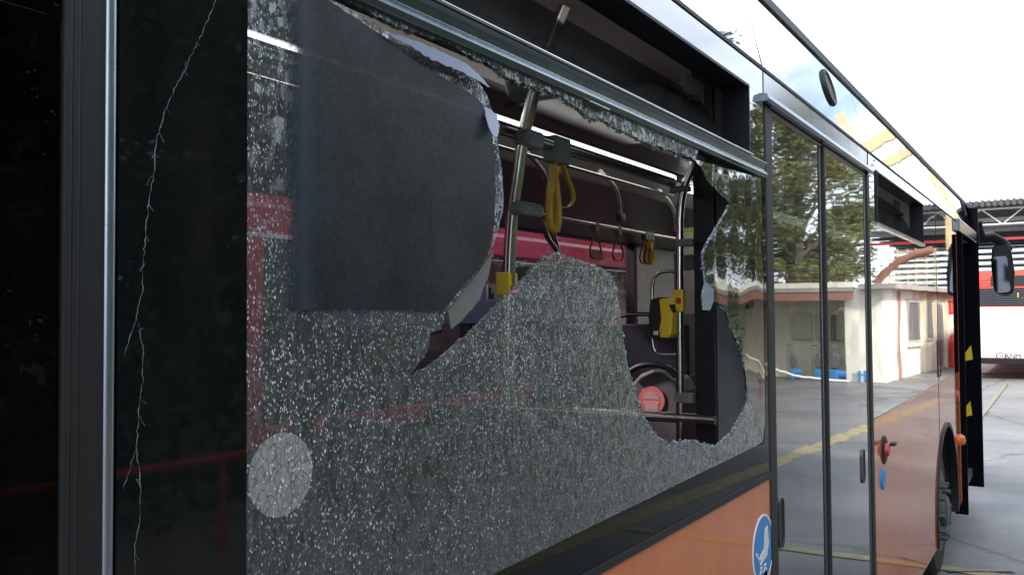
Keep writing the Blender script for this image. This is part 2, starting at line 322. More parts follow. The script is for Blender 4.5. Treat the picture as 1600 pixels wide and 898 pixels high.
def leafmat(name, a, b_):
    m, t, o = newmat(name); b = N(t, 'ShaderNodeBsdfPrincipled'); b.inputs['Roughness'].default_value = .6
    oi = N(t, 'ShaderNodeTexCoord'); n = N(t, 'ShaderNodeTexNoise'); n.inputs['Scale'].default_value = 1.3; t.links.new(oi.outputs['Object'], n.inputs['Vector'])
    n2 = noise(t, 14, 2); ad = N(t, 'ShaderNodeMath', operation='MULTIPLY_ADD'); ad.inputs[1].default_value = .5; t.links.new(n2.outputs[0], ad.inputs[0])
    h = N(t, 'ShaderNodeMath', operation='MULTIPLY'); h.inputs[1].default_value = .5; t.links.new(n.outputs[0], h.inputs[0]); t.links.new(h.outputs[0], ad.inputs[2])
    r = ramp(t, ad.outputs[0], .38, .64, a, b_); t.links.new(r.outputs[0], b.inputs['Base Color'])
    tl = N(t, 'ShaderNodeBsdfTranslucent'); t.links.new(r.outputs[0], tl.inputs[0]); mx = N(t, 'ShaderNodeMixShader'); mx.inputs[0].default_value = .3
    t.links.new(b.outputs[0], mx.inputs[1]); t.links.new(tl.outputs[0], mx.inputs[2]); t.links.new(mx.outputs[0], o.inputs[0]); return m
m_leaf = leafmat('leaf_green', (.045, .085, .02), (.10, .13, .03))
m_leaf2 = leafmat('leaf_brownish', (.09, .12, .035), (.17, .155, .05))
m_leafd = leafmat('leaf_dark', (.02, .045, .018), (.045, .08, .03))
m_bark = pmat('bark', (.10, .075, .055), rough=.9, nscale=9, bump=.6, bscale=14, col2=(.05, .04, .03))
m_plaster = pmat('cream_plaster', (.72, .66, .48), rough=.8, nscale=2.2, col2=(.46, .42, .32), stretch=(1, 1, .45))
m_plaster2 = pmat('white_plaster', (.80, .78, .69), rough=.8, nscale=2.6, col2=(.46, .44, .37), stretch=(1, 1, .4))
m_cream = pmat('cream_steel', (.62, .50, .28), rough=.6, nscale=3)
m_rooftile = pmat('faded_roof', (.30, .27, .24), rough=.8, nscale=4, col2=(.2, .18, .17))
m_brownf = pmat('rusty_fascia', (.26, .12, .08), rough=.7, nscale=6)
m_shed = pmat('shed_sheet', (.07, .075, .085), rough=.6, nscale=3)
m_steelw = pmat('white_steel', (.55, .56, .56), rough=.5)
m_redrail = pmat('red_rail_paint', (.33, .03, .03), rough=.4)
m_pumpblue = pmat('pump_blue', (.03, .18, .42), rough=.45)
m_pumpgrey = pmat('pump_grey', (.14, .14, .14), rough=.5, metal=.5)
m_beige = pmat('beige_box', (.42, .40, .27), rough=.6)

# ------------------------------------------------------------------ GROUND AND LINES
g = MB(); g.quad((-260, -260, 0), (320, -260, 0), (320, 260, 0), (-260, 260, 0))
tag(g.build('ground', m_asph), kind='structure')
def line_on_ground(name, a, b, wd, z=.004):
    a, b = Vector(a), Vector(b); d = (b-a).normalized(); n = Vector((-d.y, d.x, 0))*wd/2; q = MB()
    k = 8
    for i in range(k):
        p0 = a.lerp(b, i/k); p1 = a.lerp(b, (i+1)/k); q.quad((*(p0-n).xy, z), (*(p1-n).xy, z), (*(p1+n).xy, z), (*(p0+n).xy, z))
    return q.build(name, m_line)
A = mir(PZ(1355, 668)); B = mir(PZ(1215, 722)); d = (B-A).normalized()
tag(line_on_ground('painted_line', A-d*6, B+d*9, .26), kind='structure')
A = mir(PZ(1350, 872)); B = mir(PZ(1215, 855)); d = (B-A).normalized()
tag(line_on_ground('painted_line', A-d*1, B+d*3, .14, .008), kind='structure')
m_line = worn_paint('faded_line', (.22, .20, .14))
A = PZ(1572, 600); B = PZ(1540, 640); d = (B-A).normalized()
tag(line_on_ground('painted_line', A, B+d*2, .10, .012), kind='structure')
A = PZ(1585, 893); B = PZ(1480, 893)
tag(line_on_ground('painted_line', A, B, .06, .016), kind='structure')

# ------------------------------------------------------------------ THE CITY BUS
bus = tag(empty('city_bus', (0, 0, 0)), 'orange and black city bus filling the photo, with a smashed side window', 'bus')
XL, XR = -2.6, 10.35
ZB, ZGUT, ZHB, ZHT, ZJ, ZR = 1.475, 2.405, 2.452, 2.665, 2.752, 3.07
YR = .075
def arc(cx, cz, r, a0, a1, n=18): return [(cx+r*math.cos(R(a0+(a1-a0)*i/n)), cz+r*math.sin(R(a0+(a1-a0)*i/n))) for i in range(n+1)]
# orange lower panels
lp = MB().xz([[(XL, .36), (2.725, .36), (2.725, ZB), (XL, ZB)]], 0, .03).build('lower_panel', m_orange, bus, .003)
WX, WZ, WR = 7.28, .50, .66
lp2 = MB().xz([[(4.42, .36)]+list(reversed(arc(WX, WZ-.02, WR, -12, 192)))[:]+[(8.22, .36), (8.22, 1.462), (4.42, 1.462)]], 0, .03).build('lower_panel', m_orange, bus, .003)
lp3 = MB().box(9.82, XR-.1, 0, .04, .36, 1.46).build('lower_panel', m_orange, bus, .003)
MB().box(XL, 2.72, -.006, .0, ZB-.012, ZB+.004).build('belt_seam', m_rubber, bus)
MB().box(6.88, 6.886, -.002, .001, .95, 1.46).build('panel_seam', m_rubber, bus)
# wheel arch lip and well
a = MB(); ps = arc(WX, WZ-.02, WR, -12, 192, 24); qs = arc(WX, WZ-.02, WR-.035, -12, 192, 24)
a.xz([ps+list(reversed(qs))], -.012, .05).build('wheel_arch_lip', m_dark, bus, .004)
a = MB(); ps = arc(WX, WZ-.02, WR+.01, -20, 200, 24); qs = arc(WX, WZ-.02, WR-.02, -20, 200, 24)
a.xz([ps+list(reversed(qs))], .05, .75); a.box(WX-.68, WX+.68, .70, .76, .2, 1.2); a.build('wheel_well', m_rubber, bus)
# wheel
wh = MB().lathe([(0, .30), (0, .44), (.03, .475), (.22, .475), (.26, .44), (.26, .30)], (WX, .06, .475), n=40).build('wheel', m_tyre, bus)
MB().lathe([(-.02, .30), (.0, .33), (.09, .27), (.10, .12), (-.06, .115), (-.075, .09), (-.08, .0)], (WX, .07, .475), n=32).build('rim', m_hub, wh)
for k in range(10):
    t = 2*math.pi*k/10; MB().lathe([(-.075, .0), (-.072, .017), (-.03, .017), (-.03, .026), (.10, .026)], (WX+.20*math.cos(t), .07, .475+.20*math.sin(t)), n=6).build('wheel_nut', m_hub, wh)
# roof cove panels, split at the joint
def cove(x0, x1, name='roof_cove_panel'):
    return MB().slab([[(0, ZJ), (YR, ZR), (YR+.02, ZR), (.02, ZJ)]], lambda a, b: (x0, a, b), lambda a, b: (x1, a, b)).build(name, m_upper, bus)
cove(XL, 2.715); cove(2.722, 4.395); cove(4.401, 6.95); cove(6.956, XR-.35)
MB().box(XL, XR-.3, YR-.012, YR+.05, ZR-.02, ZR+.02).build('roof_rail', m_dark, bus, .006)
MB().box(XL, XR-.35, -.004, .004, ZJ-.007, ZJ+.003).build('cove_seam', m_rubber, bus)
MB().slab([[(-.001, ZHT), (-.001, ZJ), (YR-.004, ZR-.02), (YR+.02, ZR-.02), (.02, ZJ), (.02, ZHT)]], lambda a, b: (2.7145, a, b), lambda a, b: (2.7225, a, b)).build('cove_seam', m_rubber, bus)
for pc in ((1297, 137), (1509, 325)):
    c = PY(*pc, .034); v_ = MB().lathe([(-.006, .0), (-.006, .060), (-.012, .070), (-.012, .078), (-.001, .084), (.004, .084)], (0, 0, 0), n=32).build('round_vent', m_rubber, bus)
    v_.location = (c.x, (c.z-ZJ)/(ZR-ZJ)*YR, c.z); v_.rotation_euler = (-math.atan2(YR, ZR-ZJ), 0, 0)
# roof, floor, far side, ends
MB().box(XL, XR-.1, YR+.03, 2.45, 3.03, 3.085).build('roof', m_int, bus, .01)
MB().box(XL, XR-.1, .04, 2.46, .34, .42).build('floor', m_int, bus)
# ceiling inside: central light panel and darker side ducts
c_ = MB(); c_.box(XL+.1, XR-.6, .08, .95, 2.83, 2.86); c_.box(XL+.1, XR-.6, 1.55, 2.42, 2.83, 2.86, 0); c_.build('ceiling', m_ceiling, bus)
MB().box(XL+.1, XR-.6, .95, 1.55, 2.84, 2.87).build('ceiling_strip', m_ceil_dark, bus)
d_ = MB(); d_.slab([[(1.32, 2.83), (1.40, 2.70), (2.1, 2.60), (2.42, 2.585), (2.42, 2.83)]], lambda a, b: (XL+.1, a, b), lambda a, b: (XR-.6, a, b)); d_.build('air_duct', m_ceil_dark, bus, .01)
d_ = MB(); d_.box(2.9, 3.9, .45, 1.1, 2.815, 2.829); d_.build('ceiling_hatch', m_ceil_dark, bus, .004)
# far side: lower wall, pillars, windows
MB().box(XL, XR, 2.43, 2.48, .36, 1.35).build('far_wall', m_int, bus)
MB().box(XL, XR, 2.43, 2.48, 2.57, 3.05).build('far_header', m_ceil_dark, bus)
xw = PY(985, 400, 2.43).x
for x in (-1.6, -.2, 1.1, 3.05, xw):
    MB().box(x, x+.07, 2.40, 2.478, 1.35, 2.58).build('window_pillar', m_rubber, bus)
x_prev = XL
for x in (-1.6, -.2, 1.1, 3.05, xw):
    f_ = MB().box(x_prev, x, 2.445, 2.451, 1.35, 2.57).build('far_window', m_glass_far, bus); x_prev = x+.07
x2 = PY(1050, 400, 2.43).x
MB().box(xw+.07, x2, 2.41, 2.44, 1.4, 2.58).build('white_wall_panel', m_whitep, bus, .004)
MB().box(x2+.8, XR-.1, 2.445, 2.451, 1.36, 2.57).build('far_window', m_glass_hop, bus); MB().box(x2, x2+.8, 2.41, 2.47, 1.36, 2.56).build('cab_wall', m_int, bus)
MB().box(XL-.04, XL, 0, 2.48, .36, 3.05).build('rear_wall', m_int, bus)
MB().box(XR-.08, XR, .06, 2.46, .36, 1.3).build('front_panel', m_orange, bus, .03)
MB().box(XR-.06, XR-.02, .06, 2.46, 1.3, 2.7).build('windscreen', m_glass_hop, bus)
MB().box(XR-.35, XR, .05, 2.46, 2.7, 3.08).build('destination_housing', m_dark, bus, .03)

# --- rear side window left of the divider, divider post
XP0, XP1 = PY(95, 449).x, PY(182, 449).x
sw = MB().xz([[(XL, ZB), (XP0-.002, ZB), (XP0-.002, ZGUT), (XL, ZGUT)]], .001, .007).build('side_window', m_glass_dark, bus)
pr = MB(); wd = XP1-XP0
pr.box(XP0, XP0+wd*.14, -.004, .03, ZB, ZGUT); pr.box(XP0+wd*.15, XP0+wd*.30, -.002, .03, ZB, ZGUT); pr.box(XP0+wd*.31, XP0+wd*.8, .001, .03, ZB, ZGUT)
pr.build('window_divider', m_rubber, bus, .0015)
pr = MB(); pr.tube([(XP1-wd*.12, .004, ZB), (XP1-wd*.12, .004, ZGUT)], wd*.115, 20); pr.build('divider_bead', pmat('divider_trim', (.34, .40, .46), rough=.3, metal=.9), bus)
# --- the broken window
W0, W1 = XP1+.001, 2.715
win = MB()
xi0 = PY(385, 449).x; zi0 = PY(1000, 797).z
print('frit', xi0, 'bottom', zi0, PY(1195,700).z)
zi0 = 1.548
inner = [(xi0, zi0), (2.665, zi0+.03), (2.69, zi0+.10), (2.69, ZGUT-.006), (xi0, ZGUT-.006)]
win.xz([[(W0, ZB+.004), (W1, ZB+.004), (W1, ZGUT), (W0, ZGUT)], inner], -.001, .006)
win = win.build('broken_window', m_frit, bus)
px = lambda l, Y=0: [tuple(Vector((PY(a, b, Y).x, PY(a, b, Y).z))) for a, b in l]
hole_top = [(520, -12), (560, 12), (600, 36), (640, 52), (690, 66), (720, 84), (757, 100), (790, 122), (820, 134), (845, 140), (872, 150), (890, 163), (905, 172), (918, 186), (935, 184), (950, 196), (985, 212), (1010, 226), (1035, 232), (1060, 240), (1085, 249)]
hole_right = [(1096, 262), (1106, 285), (1125, 303), (1141, 320), (1126, 345), (1110, 372), (1098, 395), (1100, 420), (1103, 440)]
hole_right2 = [(1113, 465), (1134, 485), (1143, 515), (1158, 548), (1166, 590), (1168, 622)]
hole_bot = [(1160, 645), (1142, 676), (1118, 697), (1098, 695), (1082, 689), (1062, 690), (1046, 695), (1022, 678), (1006, 652), (992, 612), (979, 560), (970, 500), (961, 440), (945, 421), (915, 410), (890, 402), (865, 396), (848, 402), (822, 430), (792, 460), (762, 492), (722, 530), (686, 562), (640, 588)]
hole_left = [(655, 566), (668, 550), (671, 522), (690, 512), (697, 487), (716, 460), (742, 428), (765, 397), (777, 362), (787, 320), (784, 270), (778, 226), (774, 190), (762, 150), (744, 122), (705, 93), (660, 72), (600, 54), (560, 32)]
hole = rough_line(px(hole_top), .004, .014, False, 3)[:-1]+rough_line(px(hole_right), .0015, .012, False, 4)[:-1]+rough_line(px(hole_right2), .003, .015, False, 5)[:-1]+rough_line(px(hole_bot), .0022, .008, False, 6)[:-1]+rough_line(px(hole_left[:-2]), .0015, .006, False, 8)
# split of the pane: crazed part and the warped unbroken strip at the right end
# cut runs down from the gutter and from the bottom of the hole
i_r0 = 0
def seg(ptsl, amp, st, sd): return rough_line(px(ptsl), amp, st, False, sd)
top_l = (xi0, ZGUT-.008)
H = hole_top
cr_out = [(xi0, zi0)]+[(PY(1180, 702).x, zi0+.03)]+seg([(1192, 690), (1186, 655), (1170, 620)], .002, .02, 11)+seg([(1168, 622)]+hole_bot[:-1]+[(640, 588)], .0022, .008, 6)+seg(hole_left[:-2], .0015, .006, 8)+seg([(600, 48), (545, 14), (500, -12), (470, -30)], .002, .01, 9)
zt = PY(470, -30).z
cr_out += [(PY(470, -30).x, ZGUT-.008), (xi0, ZGUT-.008)]
cz = MB().xz([cr_out], .0, .005).build('crazed_glass', m_crazed, win)
fr_out = seg([(470, -26), (505, -8)]+hole_top[1:], .003, .010, 3)+[(PY(1085, 249).x+.02, ZGUT-.004), (PY(470, -30).x, ZGUT-.004)]
fb = MB().xz([fr_out], -.004, .006).build('glass_crumb_fringe', m_crumb, win)
st = seg([(1085, 249)]+hole_right, .0015, .012, 4)+seg([(1113, 465)]+hole_right2[1:], .003, .015, 5)+seg([(1170, 620), (1186, 655), (1192, 690)], .002, .02, 11)+[(2.689, zi0+.10), (2.689, ZGUT-.007)]
MB().xz([st], .0, .005).build('warped_glass_strip', m_glass_warp, win)
# pale curled lips of torn laminate
def lip(pts, wd, name, mat, tiltv=(0, -.02, 0), inward=(0, 0), seed=0, Y=-.001):
    q = MB(); rnd = random.Random(seed); a_ = [PY(a, b, Y) for a, b in pts]; vs = []
    for i, p in enumerate(a_):
        w_ = wd[i] if isinstance(wd, list) else wd*rnd.uniform(.6, 1.1)
        vs += [p, p+Vector((inward[0], 0, inward[1]))*w_*.5+Vector(tiltv)*.35, p+Vector((inward[0], 0, inward[1]))*w_+Vector(tiltv)]
    n = len(a_)
    q.add(vs, [(3*i+j, 3*i+3+j, 3*i+4+j, 3*i+1+j) for i in range(n-1) for j in (0, 1)], 0, True)
    o = q.build(name, mat, win, fixn=False); m = o.modifiers.new('s', 'SOLIDIFY'); m.thickness = .0015; return o
m_lip = gloss_panel('laminate_film', (.14, .17, .26), wave=.002, rough=.22, wscale=9, boost=1.4, dirt=.5)
lp_pts = [(590, 52), (622, 60), (660, 72), (690, 85), (712, 96), (735, 112), (750, 128)]
def tilted(pl, name, mat, k, sd, y0=-.004):
    q = rough_line(px(pl, y0), .0022, .006, True, sd); zc = sum(b for a, b in q)/len(q)
    return MB().slab([q], lambda a, b: (a, y0-.004+(b-zc)*k, b), lambda a, b: (a, y0-.0055+(b-zc)*k, b)).build(name, mat, win)
tilted([(592, 50), (612, 54), (640, 62), (672, 73), (700, 87), (726, 101), (746, 120), (757, 138), (742, 129), (715, 115), (690, 104), (668, 94), (645, 79), (620, 66)], 'torn_laminate_lip', m_lip, .28, 61)
tilted([(757, 168), (768, 170), (776, 180), (776, 196), (772, 210), (763, 216), (758, 206), (756, 190)], 'torn_laminate_lip', m_lip, .30, 62)
m_beigefilm = pmat('film_backside', (.20, .195, .18), rough=.4, nscale=18, bump=.05, bscale=60)
poly = rough_line(px([(770, 392), (762, 430), (748, 468), (728, 492), (712, 508), (704, 514), (698, 486), (722, 452), (745, 425)], .012), .001, .008, True, 12)
MB().xz([poly], .010, .0125).build('torn_film_flap', m_beigefilm, win)
poly = rough_line(px([(1099, 440), (1112, 452), (1112, 470), (1106, 485), (1096, 484), (1094, 462)], .0), .0008, .006, True, 13)
MB().xz([poly], -.006, -.002).build('hanging_shard', crazed_mat('shard', cell=160, tint=(.3, .33, .4), crack=(.25, .27, .32), cfac=.7, dust=1.2), win)
# milky broken edges along the hole
def edge(ptsl, r, sd, step=.006, Y=.0025):
    pts = rough_line(px(ptsl), .0012, step, False, sd); rnd = random.Random(sd)
    q = MB(); q.tube([(a, Y, b) for a, b in pts], [r*rnd.uniform(.4, 1.3) for _ in pts], 6); return q
edge(hole_bot[:9], .0028, 6).build('milky_edge', m_edge, win)
edge(hole_bot[8:16], .0012, 16).build('milky_edge', m_edge, win)
edge(hole_right[3:], .0034, 4).build('milky_edge', m_edge, win)
edge(hole_right2, .0011, 15).build('milky_edge', m_edge, win)
edge([(775, 190), (779, 226), (785, 270), (788, 320), (778, 362), (768, 392)], .002, 17).build('milky_edge', m_edge, win)
# dark film on the outside of the glass
m_film, t, o = newmat('dark_film'); b = N(t, 'ShaderNodeBsdfPrincipled'); n = noise(t, 150, 5, .9); n0 = noise(t, 5, 4, .6)
mxn = N(t, 'ShaderNodeMath', operation='MULTIPLY_ADD'); mxn.inputs[1].default_value = .45; t.links.new(n0.outputs[0], mxn.inputs[0]); hn = N(t, 'ShaderNodeMath', operation='MULTIPLY'); hn.inputs[1].default_value = .55; t.links.new(n.outputs[0], hn.inputs[0]); t.links.new(hn.outputs[0], mxn.inputs[2])
r1 = ramp(t, mxn.outputs[0], .43, .60, (.002, .004, .006), (.024, .036, .042))
# pale bluish sheen painted into the film's colour along its left edge
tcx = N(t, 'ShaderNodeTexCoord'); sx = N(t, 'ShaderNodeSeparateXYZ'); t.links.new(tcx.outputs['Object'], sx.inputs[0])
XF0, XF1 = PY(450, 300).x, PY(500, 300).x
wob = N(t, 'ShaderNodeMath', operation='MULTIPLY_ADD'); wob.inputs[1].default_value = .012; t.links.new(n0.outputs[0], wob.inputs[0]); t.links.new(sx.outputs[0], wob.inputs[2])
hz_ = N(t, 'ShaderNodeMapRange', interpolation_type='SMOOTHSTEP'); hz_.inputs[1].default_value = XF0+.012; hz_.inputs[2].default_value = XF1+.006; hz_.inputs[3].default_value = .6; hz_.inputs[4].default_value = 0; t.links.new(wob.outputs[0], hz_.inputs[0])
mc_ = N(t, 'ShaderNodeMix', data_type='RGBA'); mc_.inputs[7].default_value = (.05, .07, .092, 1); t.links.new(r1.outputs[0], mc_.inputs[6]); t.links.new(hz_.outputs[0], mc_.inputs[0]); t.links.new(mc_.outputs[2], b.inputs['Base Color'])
bp = N(t, 'ShaderNodeBump'); bp.inputs['Strength'].default_value = .25; bp.inputs['Distance'].default_value = .002; t.links.new(n.outputs[0], bp.inputs['Height']); t.links.new(bp.outputs[0], b.inputs['Normal'])
b.inputs['Roughness'].default_value = .42; b.inputs['Specular IOR Level'].default_value = .4
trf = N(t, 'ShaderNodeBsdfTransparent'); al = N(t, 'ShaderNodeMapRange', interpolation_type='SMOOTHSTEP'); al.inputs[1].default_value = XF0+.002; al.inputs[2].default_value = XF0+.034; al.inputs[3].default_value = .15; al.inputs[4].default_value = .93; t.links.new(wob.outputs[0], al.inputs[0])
mxf = N(t, 'ShaderNodeMixShader'); t.links.new(al.outputs[0], mxf.inputs[0]); t.links.new(trf.outputs[0], mxf.inputs[1]); t.links.new(b.outputs[0], mxf.inputs[2])
t.links.new(mxf.outputs[0], o.inputs[0])
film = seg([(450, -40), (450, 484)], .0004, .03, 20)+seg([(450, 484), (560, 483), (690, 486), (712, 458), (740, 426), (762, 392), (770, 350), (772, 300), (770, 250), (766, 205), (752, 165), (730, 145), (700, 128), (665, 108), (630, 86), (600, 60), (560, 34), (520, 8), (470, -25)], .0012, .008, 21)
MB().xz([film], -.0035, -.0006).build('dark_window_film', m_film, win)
cb = MB(); rnd = random.Random(99)
for ptsl, m_ in ((hole_bot[:10], 150), (hole_bot[9:18], 60), (hole_right2, 30), (hole_right[3:], 45), (hole_top[6:], 90)):
    pp = px(ptsl)
    for k in range(m_):
        i_ = rnd.randrange(len(pp)-1); u = rnd.random(); a_ = pp[i_][0]*(1-u)+pp[i_+1][0]*u+rnd.gauss(0, .003); b_ = pp[i_][1]*(1-u)+pp[i_+1][1]*u+rnd.gauss(0, .003)
        h_s = rnd.uniform(.0012, .003); M_ = Matrix.Rotation(rnd.uniform(0, 6), 3, Vector((rnd.random(), rnd.random(), rnd.random()+.1)).normalized())
        c_ = Vector((a_, .002+rnd.uniform(-.003, .002), b_)); vv = [c_+M_ @ Vector((x_*h_s, y_*h_s, z_*h_s)) for x_ in (-1, 1) for y_ in (-1, 1) for z_ in (-1, 1)]
        cb.add(vv, [(0, 1, 3, 2), (4, 6, 7, 5), (0, 4, 5, 1), (2, 3, 7, 6), (0, 2, 6, 4), (1, 5, 7, 3)])
tag(cb.build('glass_crumbs', pmat('crumb_glass', (.20, .25, .26), rough=.15, nscale=200, col2=(.05, .07, .07)), win), kind='stuff')
# long crack in the black border
m_crack = pmat('crack_white', (.20, .24, .23), rough=.4, nscale=90, col2=(.01, .014, .014))
def crack(ptsl, r, sd):
    pts = rough_line(px(ptsl), .0012, .004, False, sd); rnd = random.Random(sd); q = MB(); q.tube([(a, -.0014, b) for a, b in pts], [r*rnd.uniform(.3, 1.3) for _ in pts], 5); return q.build('crack', m_crack, win)
crack([(342, -12), (322, 36), (305, 72), (285, 115), (266, 150), (252, 190), (240, 235), (242, 265), (233, 300), (228, 350), (222, 420), (222, 455), (212, 495), (222, 540), (222, 590), (214, 660), (212, 700), (218, 760), (218, 815), (210, 850), (208, 910)], .00048, 31)
rnd = random.Random(55)
for k in range(16):
    y_ = rnd.uniform(20, 860); base = [(342, -12), (305, 72), (266, 150), (240, 235), (228, 350), (222, 455), (222, 590), (212, 700), (210, 870)]
    i_ = max(i for i, q_ in enumerate(base[:-1]) if q_[1] <= y_); u = (y_-base[i_][1])/(base[i_+1][1]-base[i_][1]); x_ = base[i_][0]*(1-u)+base[i_+1][0]*u; sx_ = rnd.choice((-1, 1))
    crack([(x_+rnd.uniform(-2, 2), y_), (x_+sx_*rnd.uniform(4, 9), y_+rnd.uniform(6, 18))], .0004, 300+k)
crack([(212, 700), (200, 735), (192, 765)], .00035, 32); crack([(212, 495), (200, 530), (193, 555)], .00035, 33)
# white round notice stuck inside the crazed glass
c = PY(440, 741, .009); r0 = (PY(440, 675, .009).z-PY(440, 806, .009).z)/2
MB().lathe([(0, 0), (0, r0), (.001, r0)], (c.x, .009, c.z), n=48).build('round_notice', m_paper, win)
c = PY(440, 741, -.001)
# gutter profile and bead under the hopper
gp = [(.002, ZGUT-.006), (-.010, ZGUT-.004), (-.013, ZGUT+.006), (-.009, ZGUT+.014), (-.004, ZGUT+.020), (-.006, ZGUT+.036), (-.012, ZHB-.006), (-.010, ZHB-.002), (.02, ZHB-.002), (.02, ZGUT-.006)]
MB().slab([gp], lambda a, b: (XL, a, b), lambda a, b: (2.712, a, b)).build('window_gutter', m_gutter, bus, .002)
MB().tube([(XL, -.013, ZHB), (2.56, -.013, ZHB)], .0035, 8).build('hopper_bead', m_bead, bus)
for p0, p1 in (((919, 157), (950, 171)), ((1136, 246), (1163, 254))):
    a0 = PY(*p0, -.013); a1 = PY(*p1, -.013); MB().box(a0.x, a1.x, -.017, -.006, a0.z-.003, a0.z).build('drain_slot', m_bead if p0[0] < 1000 else m_rubber, bus)
# panels round the first hopper
X_H1 = 2.555
MB().xz([[(XL, ZHT), (2.712, ZHT), (2.712, ZJ-.008), (XL, ZJ-.008)]], 0, .02).build('upper_side_panel', m_upper, bus)
MB().xz([[(X_H1+.004, ZHB), (2.712, ZHB), (2.712, ZHT-.001), (X_H1+.004, ZHT-.001)]], 0, .02).build('side_panel', m_upper, bus)
MB().box(XL, -.45, 0, .02, ZHB, ZHT-.001).build('side_panel', m_upper, bus)
# hopper window: reveal frame + inward tilted pane
def hopper(x0, x1, z0, z1, gm):
    hf = MB(); t_ = .009
    hf.xz([[(x0, z0), (x1, z0), (x1, z1), (x0, z1)], [(x0+t_, z0+t_*.5), (x1-t_, z0+t_*.5), (x1-t_, z1-t_), (x0+t_, z1-t_)]], -.008, .075)
    hf = hf.build('hopper_window', m_dark, bus, .001)
    q = MB(); 
    q.slab([[(x0+t_*1.2, 0), (x1-.05, 0), (x1-.05, 1), (x0+t_*1.2, 1)]], lambda a, b: (a, .03+.11*b, z0+.01+(z1-z0-.03)*b), lambda a, b: (a, .035+.11*b, z0+.01+(z1-z0-.03)*b))
    q.build('hopper_pane', gm, hf)
    MB().box(x1-.16, x1-.012, .13, .15, z0-.02, z1+.02).build('hopper_side_cover', m_greyp, hf, .002)
    MB().box(x1-.19, x1-.15, .09, .13, z0+(z1-z0)*.66, z0+(z1-z0)*.74).build('hopper_catch', m_rubber, hf, .004)
    return hf
hopper(-.45, X_H1, ZHB+.003, ZHT-.002, m_glass_hop)
# door header
MB().box(2.724, 4.395, 0, .03, 2.668, ZJ-.008).build('door_header', m_header, bus)
rs = MB(); rs.slab([[(.0, 2.668), (-.022, 2.664), (-.028, 2.646), (-.018, 2.640), (.01, 2.640)]], lambda a, b: (2.69, a, b), lambda a, b: (4.41, a, b)); rs.build('door_rain_strip', m_gutter, bus, .002)
# middle door: two leaves
def leaf(x0, x1, hx, hz0, hz1):
    d0 = MB(); z0, z1 = .38, 2.638
    d0.xz([[(x0, z0), (x1, z0), (x1, z1), (x0, z1)], [(x0+.016, z0+.05), (x1-.02, z0+.05), (x1-.02, z1-.018), (x0+.016, z1-.018)]], .002, .03)
    d0 = d0.build('door_leaf', m_frame, bus, .004)
    MB().xz([[(x0+.0165, z0+.0505), (x1-.0205, z0+.0505), (x1-.0205, z1-.0185), (x0+.0165, z1-.0185)]], .006, .012).build('door_glass', m_glass_door, d0)
    hm = MB(); zc = (hz0+hz1)/2; hh = (hz1-hz0)/2; pts = [(hx+.032*math.cos(t), zc+hh*(.72 if math.sin(t) > 0 else -.72)+.032*math.sin(t)) for t in [R(a) for a in range(0, 360, 15)]]
    pin = [(hx+(a-hx)*.8, zc+(b-zc)*.96) for a, b in pts]
    hm.xz([pts, pin], -.001, .006); hm.build('handle_ring', m_frame, d0)
    hm = MB(); hm.xz([pin], .003, .006); hm.build('handle_recess', m_rubber, d0)
X_D0, X_D1, X_DM = PY(1209, 449).x, PY(1356, 449).x, PY(1289, 449).x
c0 = PY(1222, 815); c1 = PY(1350, 727)
leaf(X_D0, X_DM-.012, c0.x, PY(1222, 850).z, PY(1222, 782).z)
leaf(X_DM+.012, X_D1, c1.x, PY(1350, 750).z, PY(1350, 705).z)
MB().box(2.722, X_D0-.004, -.004, .03, .36, 2.638).build('door_jamb', m_rubber, bus, .004)
MB().box(X_D1+.004, 4.42, -.004, .03, .36, 2.638).build('door_jamb', m_rubber, bus, .004)
MB().box(X_DM-.011, X_DM+.011, -.008, .03, .38, 2.63).build('door_seal', m_rubber, bus, .004)
# black glazed flank between the doors
X_E = 8.24
MB().xz([[(4.425, 1.465), (X_E, 1.465), (X_E, ZJ-.008), (4.425, ZJ-.008)], [(4.60, 2.42), (6.23, 2.42), (6.23, 2.685), (4.60, 2.685)]], 0, .012).build('side_window', m_black, bus)
hopper(4.602, 6.228, 2.422, 2.683, m_glass_hop)
MB().box(6.90, 6.905, -.002, .0, 1.47, 2.74).build('panel_seam', m_rubber, bus)
c = PY(1467, 560)
lt = MB(); lt.xz([[(c.x-.09, c.z-.13), (c.x+.09, c.z-.13), (c.x+.09, c.z+.13), (c.x-.09, c.z+.13)], [(c.x-.075, c.z-.115), (c.x+.075, c.z-.115), (c.x+.075, c.z+.115), (c.x-.075, c.z+.115)]], -.003, .0); lt.build('flap_outline', m_rubber, bus)
MB().box(4.42, 4.60, -.010, -.0005, 2.405, 2.42).build('flank_gutter', m_gutter, bus)
MB().box(4.60, 6.25, -.012, -.0005, 2.405, 2.42).build('flank_gutter', m_bead, bus)
